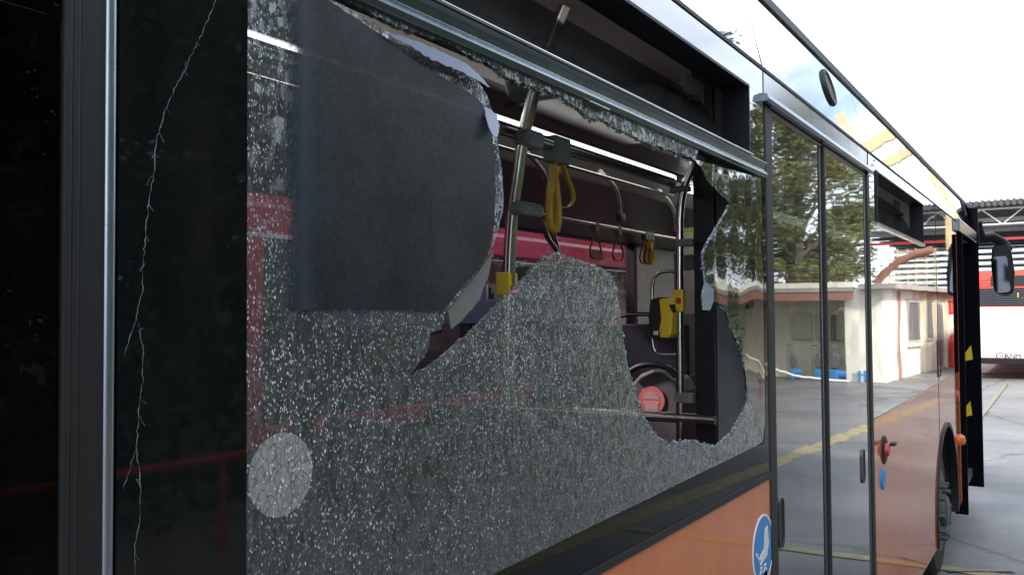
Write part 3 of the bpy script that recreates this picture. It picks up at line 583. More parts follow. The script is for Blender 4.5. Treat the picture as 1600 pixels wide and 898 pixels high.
# stickers, buttons, lamps on the flank
c = PY(1381, 702); eb = MB().lathe([(-.010, .0), (-.010, .06), (-.004, .072), (0, .072)], (c.x, 0, c.z), n=28).build('emergency_button', m_rubber, bus)
MB().lathe([(-.028, .0), (-.026, .03), (-.010, .034)], (c.x, 0, c.z), n=20).build('red_knob', m_red, eb); MB().box(c.x+.0, c.x+.07, -.05, -.028, c.z+.02, c.z+.035).build('key', m_rubber, eb)
c = PY(1379, 747); MB().lathe([(-.010, .0), (-.010, .045), (-.004, .055), (0, .055)], (c.x, 0, c.z), n=24).build('blue_push_button', m_blue, bus)
c = PY(1192, 857); st_ = MB().lathe([(-.0015, .0), (-.0015, .102), (0, .102)], (c.x, 0, c.z), n=48).build('round_sticker', m_blue, bus)
q = MB(); q.xz([[(c.x+.104*math.cos(R(i)), c.z+.104*math.sin(R(i))) for i in range(0, 360, 10)], [(c.x+.098*math.cos(R(i)), c.z+.098*math.sin(R(i))) for i in range(0, 360, 10)]], -.0022, 0); q.build('sticker_rim', m_paper, st_)
q = MB(); K = lambda l: [(c.x+a*.1, c.z+b*.1) for a, b in l]
q.xz([K([(.15, .55), (.42, .62), (.55, .1), (.35, -.25), (-.35, -.42), (-.5, -.25), (-.25, -.1), (.05, -.02)])], -.0032, -.0016); q.xz([K([(-.75, .0), (-.7, .05), (-.35, -.25), (-.42, -.3)])], -.0032, -.0016)
for s_ in (-.25, .15): q.xz([K([(s_-.12, -.5), (s_+.12, -.7), (s_+.16, -.66), (s_-.06, -.46)])], -.0032, -.0016); q.xz([K([(s_+.1, -.5), (s_-.12, -.7), (s_-.16, -.66), (s_+.06, -.46)])], -.0032, -.0016)
q.build('seat_pictogram', m_white, st_)
c = PY(1200, 897.0); MB().lathe([(-.0015, .0), (-.0015, .02), (0, .02)], (c.x-.03, 0, c.z), n=20).build('small_round_sticker', m_paper, bus)
c = PY(1499, 692, -.02); MB().lathe([(-.05, .0), (-.04, .035), (-.01, .05), (.02, .05)], (8.16, 0, c.z), n=20).build('side_marker_lamp', m_amber, bus)
c = PY(1497, 618); MB().lathe([(-.012, .0), (-.01, .05), (0, .05)], (8.12, 0, c.z), n=20).build('red_side_reflector', m_red, bus)
# front doors folded out
def frontleaf(x, col, ybot, ztop, yin=.0):
    y1 = PX(col, 580, x).y; z0 = PX(col, ybot, x).z
    q = MB(); q.box(x-.02, x+.02, y1, .35 if x > 9 else .06, z0, ztop); return q.build('front_door_leaf', m_dark2, bus, .006), y1

m_dark2 = pmat('door_leaf_black', (.0025, .003, .006), rough=.7, spec=.05)
fl, y1 = frontleaf(8.34, 1508.5, 803, 2.64)
fl2, y2 = frontleaf(9.75, 1533.5, 760, 2.66)
for (a_, b_) in ((1512, 553), (1511, 640)):
    c = PX(a_, b_, 9.72); MB().slab([[(c.y-.03, c.z+.09), (c.y-.045, c.z-.05), (c.y+.03, c.z-.07), (c.y+.03, c.z)]], lambda a, b: (9.724, a, b), lambda a, b: (9.7285, a, b)).build('yellow_arrow_sticker', m_yellow, fl2)
MB().box(X_E+.002, 9.86, -.03, .05, 2.66, ZJ+.02).build('front_door_header', m_header, bus, .01)
MB().box(X_E+.002, X_E+.06, .0, .05, .36, 2.66).build('front_door_jamb', m_orange, bus, .006)
MB().box(9.80, XR-.05, .0, .05, 1.46, ZJ).build('front_corner_panel', m_black, bus, .01)
# mirror on the front corner
mc = MB(); a0 = PX(1519, 330, 10.0)
mc.tube([PX(1524, 345, 10.3), PX(1526, 362, 10.35), PX(1532, 372, 10.4), PX(1550, 370, 10.5), PX(1566, 380, 10.55), PX(1574, 392, 10.6)], [.06, .07, .065, .055, .06, .06], 12); mirr = mc.build('mirror_arm', m_dark, bus)
MB().tube([PX(1519, 322, 10.0), PX(1522, 380, 10.2)], .05, 12).build('mirror_bracket', m_dark, bus)
ol = [(1549, 388), (1556, 378), (1572, 374), (1580, 392), (1585, 425), (1584, 455), (1578, 461), (1560, 461), (1552, 452), (1548, 415)]
hd = MB(); P_ = [PX(a, b, 10.5) for a, b in ol]; hd.slab([[(p.y, p.z) for p in P_]], lambda a, b: (10.5, a, b), lambda a, b: (10.66, a, b)); mh = hd.build('mirror_head', m_dark, mirr, .02)
gp_ = [PX(a, b, 10.49) for a, b in ((1548, 404), (1551, 401), (1571, 400), (1574, 404), (1579, 452), (1576, 456), (1558, 458), (1554, 454))]
MB().slab([[(p.y, p.z) for p in gp_]], lambda a, b: (10.488, a, b), lambda a, b: (10.498, a, b)).build('mirror_glass', pmat('mirror_silver', (.12, .14, .17), rough=.05, metal=1), mirr)

# --- interior: rails, poles, straps, validator
YA = .27
def chrome(name, pts, r=.0145, n=12, parent=bus): return MB().tube(pts, r, n).build(name, m_chrome, parent)
zr1 = CAM.z+(YA+.8)*.392
rail = chrome('ceiling_rail', [(-1.5, YA, zr1), (2.62, YA, zr1)], .016)
def smooth(pts, n=8):
    pts = [Vector(p) for p in pts]; out = []
    for i in range(len(pts)-1):
        p0 = pts[max(0, i-1)]; p1 = pts[i]; p2 = pts[i+1]; p3 = pts[min(len(pts)-1, i+2)]
        for k in range(n):
            t = k/n; out.append(.5*((2*p1)+(-p0+p2)*t+(2*p0-5*p1+4*p2-p3)*t*t+(-p0+3*p1-3*p2+p3)*t**3))
    return out+[pts[-1]]
xq = PY(797, 400, YA).x
pole1 = chrome('grab_pole', smooth([PX(795, 640, xq), PX(795, 440, xq), PX(800, 340, xq), PX(808, 280, xq), PX(818, 215, xq), PX(836, 140, xq), PX(866, 50, xq), PX(882, 10, xq)]), .0145)
def clampb(cx, cy, cz, sx, sy, sz, parent): 
    o = MB().box(cx-sx/2, cx+sx/2, cy-sy/2, cy+sy/2, cz-sz/2, cz+sz/2).build('rail_clamp', m_clamp, parent, min(sx, sy, sz)*.3)
    MB().lathe([(-sy/2-.002, 0), (-sy/2-.002, .006), (-sy/2+.004, .006)], (cx+sx*.1, cy, cz), n=12).build('screw_hole', m_rubber, o) if False else None
    return o
c = PX(820, 216, xq); clampb(c.x+.02, c.y, c.z, .075, .045, .042, pole1)
c = PX(812, 326, xq); clampb(c.x+.03, c.y, c.z, .10, .04, .032, pole1)
def strapm(parent, x, y, z, w_, hgt, r_open, ang=0, mat=None):
    """flat loop strap: hanger block + a teardrop ribbon"""
    hb = MB().box(x-.022, x+.022, y-.018, y+.018, z-.045, z+.02).build('strap_hanger', m_clamp, parent, .006)
    pts = []; n = 28
    for i in range(n+1):
        t = i/n; an = t*2*math.pi; rr = r_open*math.sin(an/2)**.8 if 0 < t < 1 else 0
        s_ = -1 if t < .5 else 1; u = 1-abs(2*t-1); 
        xx = s_*r_open*math.sin(min(1, u*1.0)*math.pi*.92)**1 * (.25+.75*u) if u < 1 else 0
        zz = z-.03-hgt*(1-(1-u)**1.3)
        pts.append((xx, zz))
    vs = []
    ca, sa = math.cos(ang), math.sin(ang)
    for xx, zz in pts:
        for k in (-.5, .5): vs.append((x+xx*ca-k*w_*sa, y+xx*sa+k*w_*ca, zz))
    q = MB(); q.add(vs, [(2*i, 2*i+1, 2*i+3, 2*i+2) for i in range(n)], 0, True); o = q.build('strap_loop', m_strap, hb, fixn=False)
    m = o.modifiers.new('s', 'SOLIDIFY'); m.thickness = .0025
    return hb
c = PY(868, 238, YA)
for dx, dy, ang, hh in ((-.012, 0, .05, .19), (.03, 0, -.6, .125)):
    strapm(rail, c.x+dx, YA, zr1, .022, hh, .036 if ang > 0 else .048, ang)
MB().box(c.x-.03, c.x+.05, YA-.02, YA+.02, zr1-.03, zr1+.022).build('strap_holder', m_clamp, rail, .008)
# lamp strip on the ceiling edge of the duct
yl, = (1.08,)
zl = CAM.z+(yl+.8)*.402
tb = MB().box(-1.5, 5.6, yl-.03, yl+.03, zl+.019, zl+.035).build('lamp_housing', m_ceil_dark, bus)
xe = PY(1050, 290, yl).x
MB().box(-1.5, xe, yl-.028, yl+.0, zl-.012, zl+.017).build('lamp_tube', m_light, bus, .006); MB().box(xe+.4, 9.6, yl-.028, yl+.1, zl-.012, zl+.017).build('lamp_tube', m_light, bus, .006)  # second tube, out of sight further forward, added to brighten the interior
z3 = CAM.z+(1.14+.8)*.352
chrome('duct_trim', [(-1.5, 1.14, z3), (PY(1050, 300, 1.14).x, 1.14, z3)], .010)
# second rail
Y2 = 1.5; zr2 = CAM.z+(Y2+.8)*.224
rail2 = chrome('far_handrail', [(PY(806, 330, Y2).x, Y2, zr2), (PY(1062, 380, Y2).x, Y2, zr2)], .017)
for (px_, n_) in ((930, 1), (965, 1), (1012, 3)):
    c = PY(px_, 350, Y2)
    for k in range(n_): strapm(rail2, c.x+.0+(k-(n_-1)/2)*.05, Y2, zr2, .03, .17, .05, -.8+.45*k)
for tp, bt in (((938, 268), (970, 340)), ((1030, 298), (1057, 366)), ((818, 232), (862, 328))):
    T = PY(*tp, 1.14); B_ = PY(*bt, Y2); mid = T.lerp(B_, .5)+Vector((0, -.03, .035)); o_ = chrome('curved_strut', smooth([T, mid, B_]), .013)
    clampb(B_.x, B_.y, B_.z, .06, .05, .06, o_)
chrome('curved_strut', smooth([PY(862, 330, Y2), PY(858, 345, Y2), PY(872, 395, Y2-.02), PY(880, 470, Y2)]), .014)
chrome('curved_strut', smooth([PY(846, 345, Y2-.3), PY(856, 372, Y2-.3), PY(872, 400, Y2-.3), PY(876, 470, Y2-.3)]), .012)
# pole by the door, with its brackets
XQ = 2.60
p2 = chrome('door_grab_pole', smooth([PX(1086, 240, XQ), PX(1082, 260, XQ), PX(1070, 290, XQ), PX(1063, 330, XQ), PX(1062, 400, XQ), PX(1063, 700, XQ), PX(1063, 880, XQ)]), .0125)
def brk(x0, x1, y0, y1, X=XQ, nm='bracket', mat=m_clamp, par=p2, th=.03, bev=.004):
    a0 = PX(x0, y1, X); b0 = PX(x1, y0, X); return MB().box(X-th/2, X+th/2, min(a0.y, b0.y), max(a0.y, b0.y), min(a0.z, b0.z), max(a0.z, b0.z)).build(nm, mat, par, bev)
brk(1057, 1084, 373, 386); brk(1056, 1084, 614, 628); brk(1048, 1078, 290, 302)
bx = brk(1054, 1069, 452, 487, XQ-.02, 'stop_button_box', m_yellow, p2, .03, .004); brk(1057, 1064, 465, 474, XQ-.037, 'stop_button', m_red, bx, .006, .001)
# validator hung on its own bent rail
chrome('validator_rail', smooth([PX(1056, 424, XQ), PX(1040, 424, XQ), PX(1028, 428, XQ), PX(1020, 442, XQ), PX(1019, 480, XQ), PX(1019, 520, XQ), PX(1022, 545, XQ), PX(1032, 553, XQ), PX(1058, 554, XQ)]), .006)
def poly_x(l, X0, X1, name, mat, par, bev=.004):
    P1 = [PX(a, b, X0) for a, b in l]; return MB().slab([[(p.y, p.z) for p in P1]], lambda a, b: (X0, a, b), lambda a, b: (X1, a, b)).build(name, mat, par, bev)
va = poly_x([(1016, 468), (1030, 464), (1034, 464), (1036, 500), (1036, 528), (1020, 530), (1015, 520), (1013, 495)], XQ-.03, XQ+.05, 'ticket_validator', m_rubber, bus, .006)
poly_x([(1029, 467), (1044, 465), (1054, 470), (1055, 478), (1050, 500), (1048, 524), (1042, 528), (1030, 527), (1029, 515), (1032, 500)], XQ-.045, XQ+.03, 'validator_shell', m_yellow, va, .008)
poly_x([(1045, 476), (1054, 475), (1057, 488), (1050, 488)], XQ-.0475, XQ-.044, 'validator_screen', m_rubber, va, .001)
poly_x([(1020, 516), (1028, 516), (1028, 524), (1020, 524)], XQ-.034, XQ-.029, 'validator_lock', m_bead, va, .002)
# door pillar inside: black half, grey half
MB().box(2.635, 2.71, PX(1118, 500, 2.635).y, PX(1085, 500, 2.635).y, .42, 2.82).build('door_pillar', pmat('pillar_black', (.008, .009, .014), rough=.4), bus, .003)
MB().box(2.640, 2.71, .009, PX(1119, 500, 2.64).y, .42, PX(1140, 470, 2.64).z).build('door_pillar_cover', m_greyp, bus, .003)
MB().box(2.645, 2.712, .0205, PX(1119, 500, 2.64).y, PX(1140, 468, 2.64).z, 2.82).build('door_pillar', m_int, bus, .003)
a0 = PX(1118, 656, 2.60); chrome('door_cross_bar', [(2.60, a0.y, a0.z), (2.60, 1.0, a0.z)], .0165)
# dark partition, wheel box and its round notice deeper inside
XPN = 5.2
pt = MB(); a0 = PX(1075, 506, XPN); pt.box(XPN, XPN+.04, a0.y, 2.40, .42, a0.z); pt = pt.build('partition', m_navy, bus, .01)
a0 = PX(960, 492, XPN-.1); b0 = PX(1060, 492, XPN-.1); chrome('partition_rail', smooth([PX(960, 497, XPN-.1), PX(985, 491, XPN-.1), PX(1020, 491, XPN-.1)]), .014)
XB = 4.9
wb = [PX(a, b, XB) for a, b in ((968, 760), (972, 640), (985, 600), (1000, 584), (1018, 577), (1036, 581), (1052, 594), (1062, 612), (1062, 760))]
MB().slab([[(p.y, p.z) for p in wb]], lambda a, b: (XB, a, b), lambda a, b: (XB+.3, a, b)).build('wheel_box', m_greyp, bus, .02)
MB().tube(smooth([PX(978, 585, XB-.05), PX(996, 573, XB-.05), (PX(1018, 569, XB-.05)), PX(1042, 574, XB-.05), PX(1056, 588, XB-.05)]), .02, 8).build('wheel_box_trim', m_navy, bus)
c = PX(1018, 625, XB-.01); rr = (PX(1018, 603, XB-.01).z-PX(1018, 647, XB-.01).z)/2
pk = MB().lathe([(-.002, 0), (-.002, rr), (.008, rr)], c, 'x', 36).build('round_notice', m_pink, bus)
qn = MB()
for k, (zz, ww) in enumerate(((.45, .35), (.3, .5), (.15, .6), (-.15, .6), (-.3, .5), (-.72, .5))):
    qn.box(c.x-.0045, c.x-.0015, c.y-rr*ww, c.y+rr*ww, c.z+rr*zz-.006, c.z+rr*zz+(.006 if zz > -.7 else .03))
qn.build('notice_lines', pmat('pale_pink', (.88, .6, .58), rough=.5), pk)
# posters behind the pole, stickers on far windows
def card(x0, x1, y0, y1, Y, name, mat, par=bus, th=.004):
    a0 = PY(x0, y1, Y); b0 = PY(x1, y0, Y); return MB().box(a0.x, b0.x, Y-th, Y, min(a0.z, b0.z), max(a0.z, b0.z)).build(name, mat, par)
m_lime = pmat('lime_poster', (.45, .55, .10), rough=.5, nscale=9); m_osign = pmat('orange_label', (.5, .16, .06), rough=.5, nscale=60, col2=(.12, .05, .03))
XC = 5.4
for nm, l, mt in (('lime_poster', (1066, 1084, 355, 400), m_lime), ('white_notice', (1066, 1084, 422, 490), m_paper)):
    a0 = PX(l[0], l[3], XC); b0 = PX(l[1], l[2], XC); MB().box(XC, XC+.01, b0.y, a0.y, min(a0.z, b0.z), max(a0.z, b0.z)).build(nm, mt, bus)
a0 = PX(1068, 398, XC-.01); b0 = PX(1082, 362, XC-.01); MB().box(XC-.006, XC-.001, b0.y, a0.y, a0.z, b0.z).build('poster_sheet', m_whitep, bus)
card(762, 787, 430, 442, 2.44, 'orange_label', m_osign); card(761, 776, 445, 469, 2.44, 'white_label', m_white)
a0 = PY(768, 458, 2.43); q = MB(); q.box(a0.x-.02, a0.x+.03, 2.430, 2.434, a0.z-.04, a0.z+.0); q.box(a0.x-.02, a0.x+.0, 2.430, 2.434, a0.z, a0.z+.04); q.build('label_pictogram', m_navy, bus)
card(919, 942, 393, 405, 2.44, 'dark_label', m_osign)
card(671, 694, 523, 547, 1.2, 'pale_lilac_label', pmat('lilac_label', (.55, .52, .72), rough=.5)); card(669, 690, 511, 522, 1.2, 'blue_label', pmat('blue_label', (.10, .12, .35), rough=.5))
# yellow stop box on the near pole
c = PX(793, 438, xq); yb = MB().box(c.x-.02, c.x+.02, c.y-.016, c.y+.02, c.z-.035, c.z+.018).build('stop_button_box', m_yellow, pole1, .004)
MB().box(c.x-.012, c.x+.012, c.y-.019, c.y-.015, c.z-.032, c.z-.012).build('stop_button', m_red, yb)
# camera dome on the ceiling
c = PY(812, 133, .5); MB().lathe([(.03, 0), (.03, .04), (.0, .042), (-.03, .034), (-.045, .018), (-.05, 0)], (c.x, c.y, c.z), 'z', 24).build('ceiling_camera', m_clamp, bus)
# seats deeper inside (behind the crazed glass)
def seat(x, y):
    st = MB().box(x-.22, x+.22, y-.2, y+.2, .80, .88).build('seat', m_navy, bus, .02)
    MB().slab([[(x-.24, .88), (x-.16, .88), (x-.24, 1.48), (x-.30, 1.48)]], lambda a, b: (a, y-.2, b), lambda a, b: (a, y+.2, b)).build('seat_back', m_navy, st, .02)
    MB().box(x-.1, x+.1, y-.1, y+.1, .42, .80).build('seat_base', m_greyp, st)
for x in (.5, 1.35, 2.2, 3.4, 4.2): seat(x, 2.1)

# ------------------------------------------------------------------ the red bus alongside (beyond our far windows)
rb = tag(empty('parked_bus', (0, 3.7, 0)), 'red bus parked alongside, seen pink through the far windows of the smashed bus', 'bus')
YO = 3.7
def rp(name, mb, mat, bev=0, par=rb): 
    mb.v = [(x, y-YO, z) for x, y, z in mb.v]; return mb.build(name, mat, par, bev)
zb_ = 1.98+.12*(YO+.8)
rp('lower_panel', MB().box(-3, 10.6, YO, YO+.05, .35, 1.25), m_busred, .02)
rp('roof_panel', MB().box(-3, 10.6, YO, YO+.06, zb_, 3.1), m_busred, .02)
rp('white_stripe', MB().box(-3, 5.9, YO-.004, YO, zb_-.02, zb_+.012), m_white)
rp('body', MB().box(-3, 10.6, YO+.06, YO+2.4, .4, 3.08), m_int)
for i, (xa, xb) in enumerate(((-2.9, .9), (.98, 3.70), (3.95, 6.3), (6.38, 10.4))):
    w_ = rp('side_window', MB().box(xa, xb, YO+.01, YO+.055, 1.3, zb_-.03), m_black, .01)
rp('red_pillar', MB().box(3.72, 3.93, YO, YO+.05, 1.252, zb_-.022), m_busred)
rp('blue_reflection_band', MB().box(4.3, 8.9, YO-.003, YO+.008, 1.9, 2.3), pmat('blue_window_reflection', (.10, .13, .22), rough=.3, nscale=3))  # bluish reflection in the bus windows, painted as a flat coloured band
for x in (0, 6.6): 
    rp('wheel', MB().lathe([(-.02, .0), (-.02, .40), (.0, .46), (.25, .46)], (x, YO, .46), n=28), m_tyre)

# ------------------------------------------------------------------ red-and-white bus at the right, rear end towards us
X0 = 28.6
b2 = tag(empty('parked_bus', (X0, .8, 0)), 'red and white bus seen from behind, with a lit yellow rear sign', 'bus')
ya, yb_ = -.48, 2.08
def q2(name, mb, mat, bev=0, par=b2): 
    mb.v = [(x-X0, y-.8, z) for x, y, z in mb.v]; return mb.build(name, mat, par, bev)
yz = lambda l: [(y, z) for y, z in l]
q2('body', MB().yz([[(ya, .45), (yb_, .45), (yb_, 2.85), (yb_-.12, 3.12), (ya+.12, 3.12), (ya, 2.85)]], X0, X0+11), m_busred2, .04)
q2('white_tailgate', MB().yz([[(ya+.04, .62), (yb_-.02, .62), (yb_-.02, 1.55), (yb_-.20, 1.72), (yb_-.26, 2.08), (ya+.04, 2.08)]], X0-.02, X0-.002), m_buswhite, .008)
gr = q2('grille', MB().box(X0-.02, X0-.002, ya+.2, yb_-.30, 2.12, 2.62), m_dark, .01)
s_ = MB(); 
for k in range(7): s_.box(X0-.045, X0-.021, ya+.22, yb_-.32, 2.15+k*.065, 2.18+k*.065)
q2('grille_slats', s_, m_int, 0, b2)
for k in range(3): q2('vent_louvre', MB().box(X0-.03, X0-.002, yb_-.95, yb_-.15, 2.68+k*.09, 2.72+k*.09), m_busred2, .005)
q2('rear_sign_box', MB().box(X0-.02, X0-.002, ya+.2, yb_-.98, 2.68, 2.98), m_rubber, .01)
q2('bumper', MB().box(X0-.08, X0-.021, ya, yb_, .45, .60), m_dark, .01)
for (za, mt, nm) in ((1.35, m_amber, 'amber_lamp'), (1.05, m_busred2, 'tail_lamp'), (.85, m_red, 'tail_lamp')): q2(nm, MB().box(X0-.03, X0-.004, yb_-.016, yb_+.01, za, za+.16), mt, .004)
for y_ in (ya+.15, yb_-.45): q2('wheel', MB().lathe([(0, .3), (0, .47), (.28, .47), (.28, .3)], (X0+2.2, y_, .47), n=24), m_tyre)
m_led = pmat('led_yellow', (.8, .6, .02), rough=.4, emis=(1, .75, .05), estr=.9)
rot = (R(90), 0, R(-90))
pl = PX(1594, 461, X0-.03)
text('F.', .24, m_led, 'sign_text', b2, (-.03, pl.y-.8, pl.z), rot)
pl = PX(1582, 556, X0-.03); text('ANM', .19, m_int, 'fleet_lettering', b2, (-.03, pl.y-.8, pl.z), rot)
pl = PX(1564, 556, X0-.03); q = MB(); q.yz([[(pl.y+.13*math.cos(R(i)), pl.z+.10*math.sin(R(i))) for i in range(0, 360, 15)], [(pl.y+.105*math.cos(R(i)), pl.z+.08*math.sin(R(i))) for i in range(0, 360, 15)]], X0-.03, X0-.021); q2('emblem_ring', q, m_hub)
text('M', .12, m_hub, 'emblem_letter', b2, (-.03, pl.y-.8, pl.z), rot)

# ------------------------------------------------------------------ big open shed ahead
XS = 45.0
sh = tag(empty('bus_shed', (XS, 8, 0)), 'open steel shed with dark sheet roof and white lattice truss ahead', 'shed')
def q3(name, mb, mat, bev=0, par=sh): 
    mb.v = [(x-XS, y-8, z) for x, y, z in mb.v]; return mb.build(name, mat, par, bev)
YS0, YS1 = -9.4, 26
q3('roof', MB().box(XS-.4, XS+26, YS0, YS1, 6.75, 6.95), m_shed)
rb_ = MB(); y = YS0
while y < YS1: rb_.box(XS-.45, XS-.4, y, y+.12, 6.70, 7.0); y += .25
q3('roof_edge', rb_, m_shed)
t_ = MB(); t_.tube([(XS, YS0, 6.62), (XS, YS1, 6.62)], .05, 8); t_.tube([(XS, YS0, 5.9), (XS, YS1, 5.9)], .05, 8)
y = YS0; k = 0
while y < YS1: t_.tube([(XS, y, 5.9 if k % 2 else 6.62), (XS, y+.85, 6.62 if k % 2 else 5.9)], .035, 6); y += .85; k += 1
q3('lattice_truss', t_, m_steelw)
q3('red_beam', MB().box(XS+.3, XS+.42, YS0, YS1, 5.2, 5.32), m_redrail)
for k in range(7):
    q3('purlin', MB().box(XS+3+k*3, XS+3.15+k*3, YS0, YS1, 6.3, 6.5), m_steelw if k < 3 else m_shed)
for k, y in enumerate((-9.0, -2.6, 9, 17, 25)):
    q3('column', MB().box(XS-.12, XS+.12, y-.13, y+.13, 0, 6.6), m_cream, .01)
bw = MB(); 
for k in range(11): bw.box(XS+20-.0, XS+20.06, YS0, YS1, 2.4+k*.40, 2.62+k*.40)
q3('rear_slat_wall', bw, pmat('slat_grey', (.28, .31, .33), rough=.6))
q3('rear_wall', MB().box(XS+20.1, XS+20.3, YS0, YS1, 0, 3.4), m_buswhite)

# ------------------------------------------------------------------ yard side (seen only in reflections)
# pump house: wall facing us + white wing parallel to the bus
bh = tag(empty('pump_house', (27, -6, 0)), 'cream plastered low building mirrored in the door glass, with a flat overhanging roof', 'building')
def q4(name, mb, mat, bev=0, par=bh): 
    mb.v = [(x-27, y+6, z) for x, y, z in mb.v]; return mb.build(name, mat, par, bev)
q4('wall', MB().box(27, 27.3, -18, -4.0, 0, 2.55), m_plaster)
q4('roof', MB().box(25.6, 36, -18.2, -4.3, 2.55, 2.67), m_rooftile)
q4('fascia', MB().box(25.5, 25.6, -18.2, -4.3, 2.30, 2.50), m_brownf)
q4('parapet', MB().box(25.7, 25.9, -18.2, -4.3, 2.5, 2.82), m_plaster2)
# wing
q4('wing_end_wall', MB().box(25.8, 26.0, -4.6, -3.55, 0, 2.6), m_plaster2)
wl = [Vector((26.0, -3.55, 0)), Vector((36.5, -2.75, 0))]; wd_ = (wl[1]-wl[0]).normalized(); wn2 = Vector((wd_.y, -wd_.x, 0))
def wing(u0, u1, z0, z1, off0, off1):
    q = MB(); pts = [wl[0]+wd_*u0+wn2*-off0, wl[0]+wd_*u1+wn2*-off0, wl[0]+wd_*u1+wn2*-off1, wl[0]+wd_*u0+wn2*-off1]
    q.slab([[(p.x, p.y) for p in pts]], lambda a, b: (a, b, z0), lambda a, b: (a, b, z1)); return q
q4('wing_wall', wing(0, 10.5, 0, 2.6, -.25, 0), m_plaster2)
q4('wing_roof', wing(-.6, 10.8, 2.6, 2.74, -.5, .45), m_rooftile)
for u0, u1, z0, z1, nm in ((2.6, 4.1, 1.0, 2.35, 'window'), (6.6, 7.5, 0, 2.3, 'door'), (5.1, 6.0, 1.0, 2.4, 'window')):
    f_ = q4(nm, wing(u0, u1, z0, z1, .0, .05), pmat('grey_frame', (.32, .34, .33), rough=.6))
    pn = wing(u0+.1, u1-.1, z0+.1, z1-.1, .05, .06); pn.v = [(x-27, y+6, z) for x, y, z in pn.v]; pn.build('pane', pmat('pane_grey', (.10, .13, .15), rough=.2), f_)
q4('sill', wing(2.5, 4.2, .9, 1.0, 0, .12), m_plaster)
for u in (4.5, 6.25, 7.9): q4('pilaster', wing(u, u+.16, 0, 2.58, 0, .12), m_plaster)
q4('drain_pipe', wing(1.3, 1.4, 0, 2.58, 0, .1), m_brownf)
PC = [-PX(c_, 560, 25.9).y for c_ in (1240, 1279, 1306, 1347)]
for y_ in PC+[PC[0]-1.6]:
    q4('wall_cabinet', MB().box(26.85, 27, y_-.28, y_+.28, 1.15, 1.9), m_beige, .01)
q4('wall_lamp', MB().box(26.7, 27, -7.4, -7.2, 2.1, 2.25), m_dark)
# pumps
def pump(y, lab):
    p = tag(empty('water_pump', (25.9, y, 0)), lab, 'pump', 'blue pumps along the pump house wall')
    MB().box(-.22, .22, -.16, .16, .0, .36).build('base', m_pumpblue, p, .03)
    MB().lathe([(-.12, 0), (-.12, .20), (-.04, .25), (.06, .25), (.12, .18), (.12, 0)], (0, 0, .62), 'x', 20).build('flywheel_housing', m_pumpgrey, p)
    MB().lathe([(-.22, 0), (-.22, .13), (.22, .13), (.22, 0)], (0, .32, .22), 'y', 16).build('motor', m_pumpblue, p)
    MB().tube(smooth([(0, 0, .8), (0, 0, 1.05), (0, -.1, 1.12), (0, -.4, 1.12), (0, -.45, 1.05), (0, -.45, .1)]), .03, 8).build('pipe', m_pumpgrey, p)
    return p
for y, lab in zip(PC, ('blue pump farthest from the white wing, mirrored alone in the rear door leaf', 'second blue pump along the cream wall, mirrored by the rear leaf edge', 'third blue pump along the cream wall, mirrored in the front door leaf', 'blue pump closest to the white wing')): pump(y, lab).scale = (.8, .5, .9)
hs = MB().tube(smooth([(25.4, -7.0, .6), (25.3, -6.4, .3), (25.3, -5.6, .12), (25.3, -4.8, .06), (25.3, -4.4, .05)]), .035, 8).build('hose', m_whitep); tag(hs, 'pale hose lying along the pumps in front of the cream wall', 'hose')
# extinguisher and its sign
pe = wl[0]+wd_*7.9+wn2*-.3
e_ = tag(MB().lathe([(0, 0), (0, .16), (.9, .16), (1.02, .09), (1.12, .05), (1.15, .05)], (0, 0, 0), 'z', 20).build('fire_extinguisher', m_red), 'large red fire extinguisher standing by the white wing wall', 'extinguisher'); e_.location = (pe.x, pe.y, 0)
MB().tube(smooth([(0, 0, 1.15), (0, .1, 1.2), (0, .22, .9), (0, .22, .4)]), .015, 6).build('hose', m_rubber, e_)
ps_ = wl[0]+wd_*8.9+wn2*-.1
sg = tag(MB().box(-.02, .02, -.2, .2, -.25, .25).build('fire_sign', m_red), 'small red square sign with a white mark on the wing wall above the extinguisher', 'sign'); sg.location = (ps_.x, ps_.y+.1, 2.1)
MB().box(-.026, -.021, -.05, .05, -.15, .15).build('white_mark', m_white, sg)
# cream steel frame above the building
ff = tag(empty('steel_gantry', (40, -6, 0)), 'tall cream steel gantry with two cross beams rising behind the low building', 'gantry')
MB().box(-.2, .2, 2.6, 2.95, 0, 13.3).build('post', m_cream, ff); MB().box(-.2, .2, 4.55, 4.85, 0, 10.6).build('post', m_cream, ff)
MB().box(-.15, .15, 2.95, 4.9, 11.1, 11.6).build('beam', m_cream, ff); MB().box(-.15, .15, 2.95, 4.55, 10.1, 10.5).build('beam', m_cream, ff)
pk_ = tag(empty('pipe_rack', (38, -4.5, 0)), 'cream rack of crossed pipes standing behind the white wing roof', 'pipe rack')
for k in range(6): MB().tube([(0, -.85+k*.34, 0), (0, -.85+k*.34, 4.5)], .035, 6).build('upright', m_cream, pk_)
for k in range(5): MB().tube([(.04, -.9, 3.1+k*.32), (.04, .9, 3.1+k*.32)], .03, 6).build('cross_pipe', m_cream, pk_)
MB().tube(smooth([(-.3, -1.3, 3.1), (-.3, -.9, 3.6), (-.3, -.2, 4.1), (-.3, .8, 4.4)]), .16, 10).build('brown_duct', m_brownf, pk_)
# red guard rail in front of the hedge
gr_ = tag(empty('guard_rail', (6, -5.2, 0)), 'low red tubular guard rail on posts in front of the hedge', 'guard rail')
for k in range(6): MB().tube([(-10+k*4.4, 0, 0), (-10+k*4.4, 0, .80)], .03, 8).build('post', m_redrail, gr_)
MB().tube([(-10.2, 0, .80), (12.2, 0, .80)], .04, 8).build('rail', m_redrail, gr_)

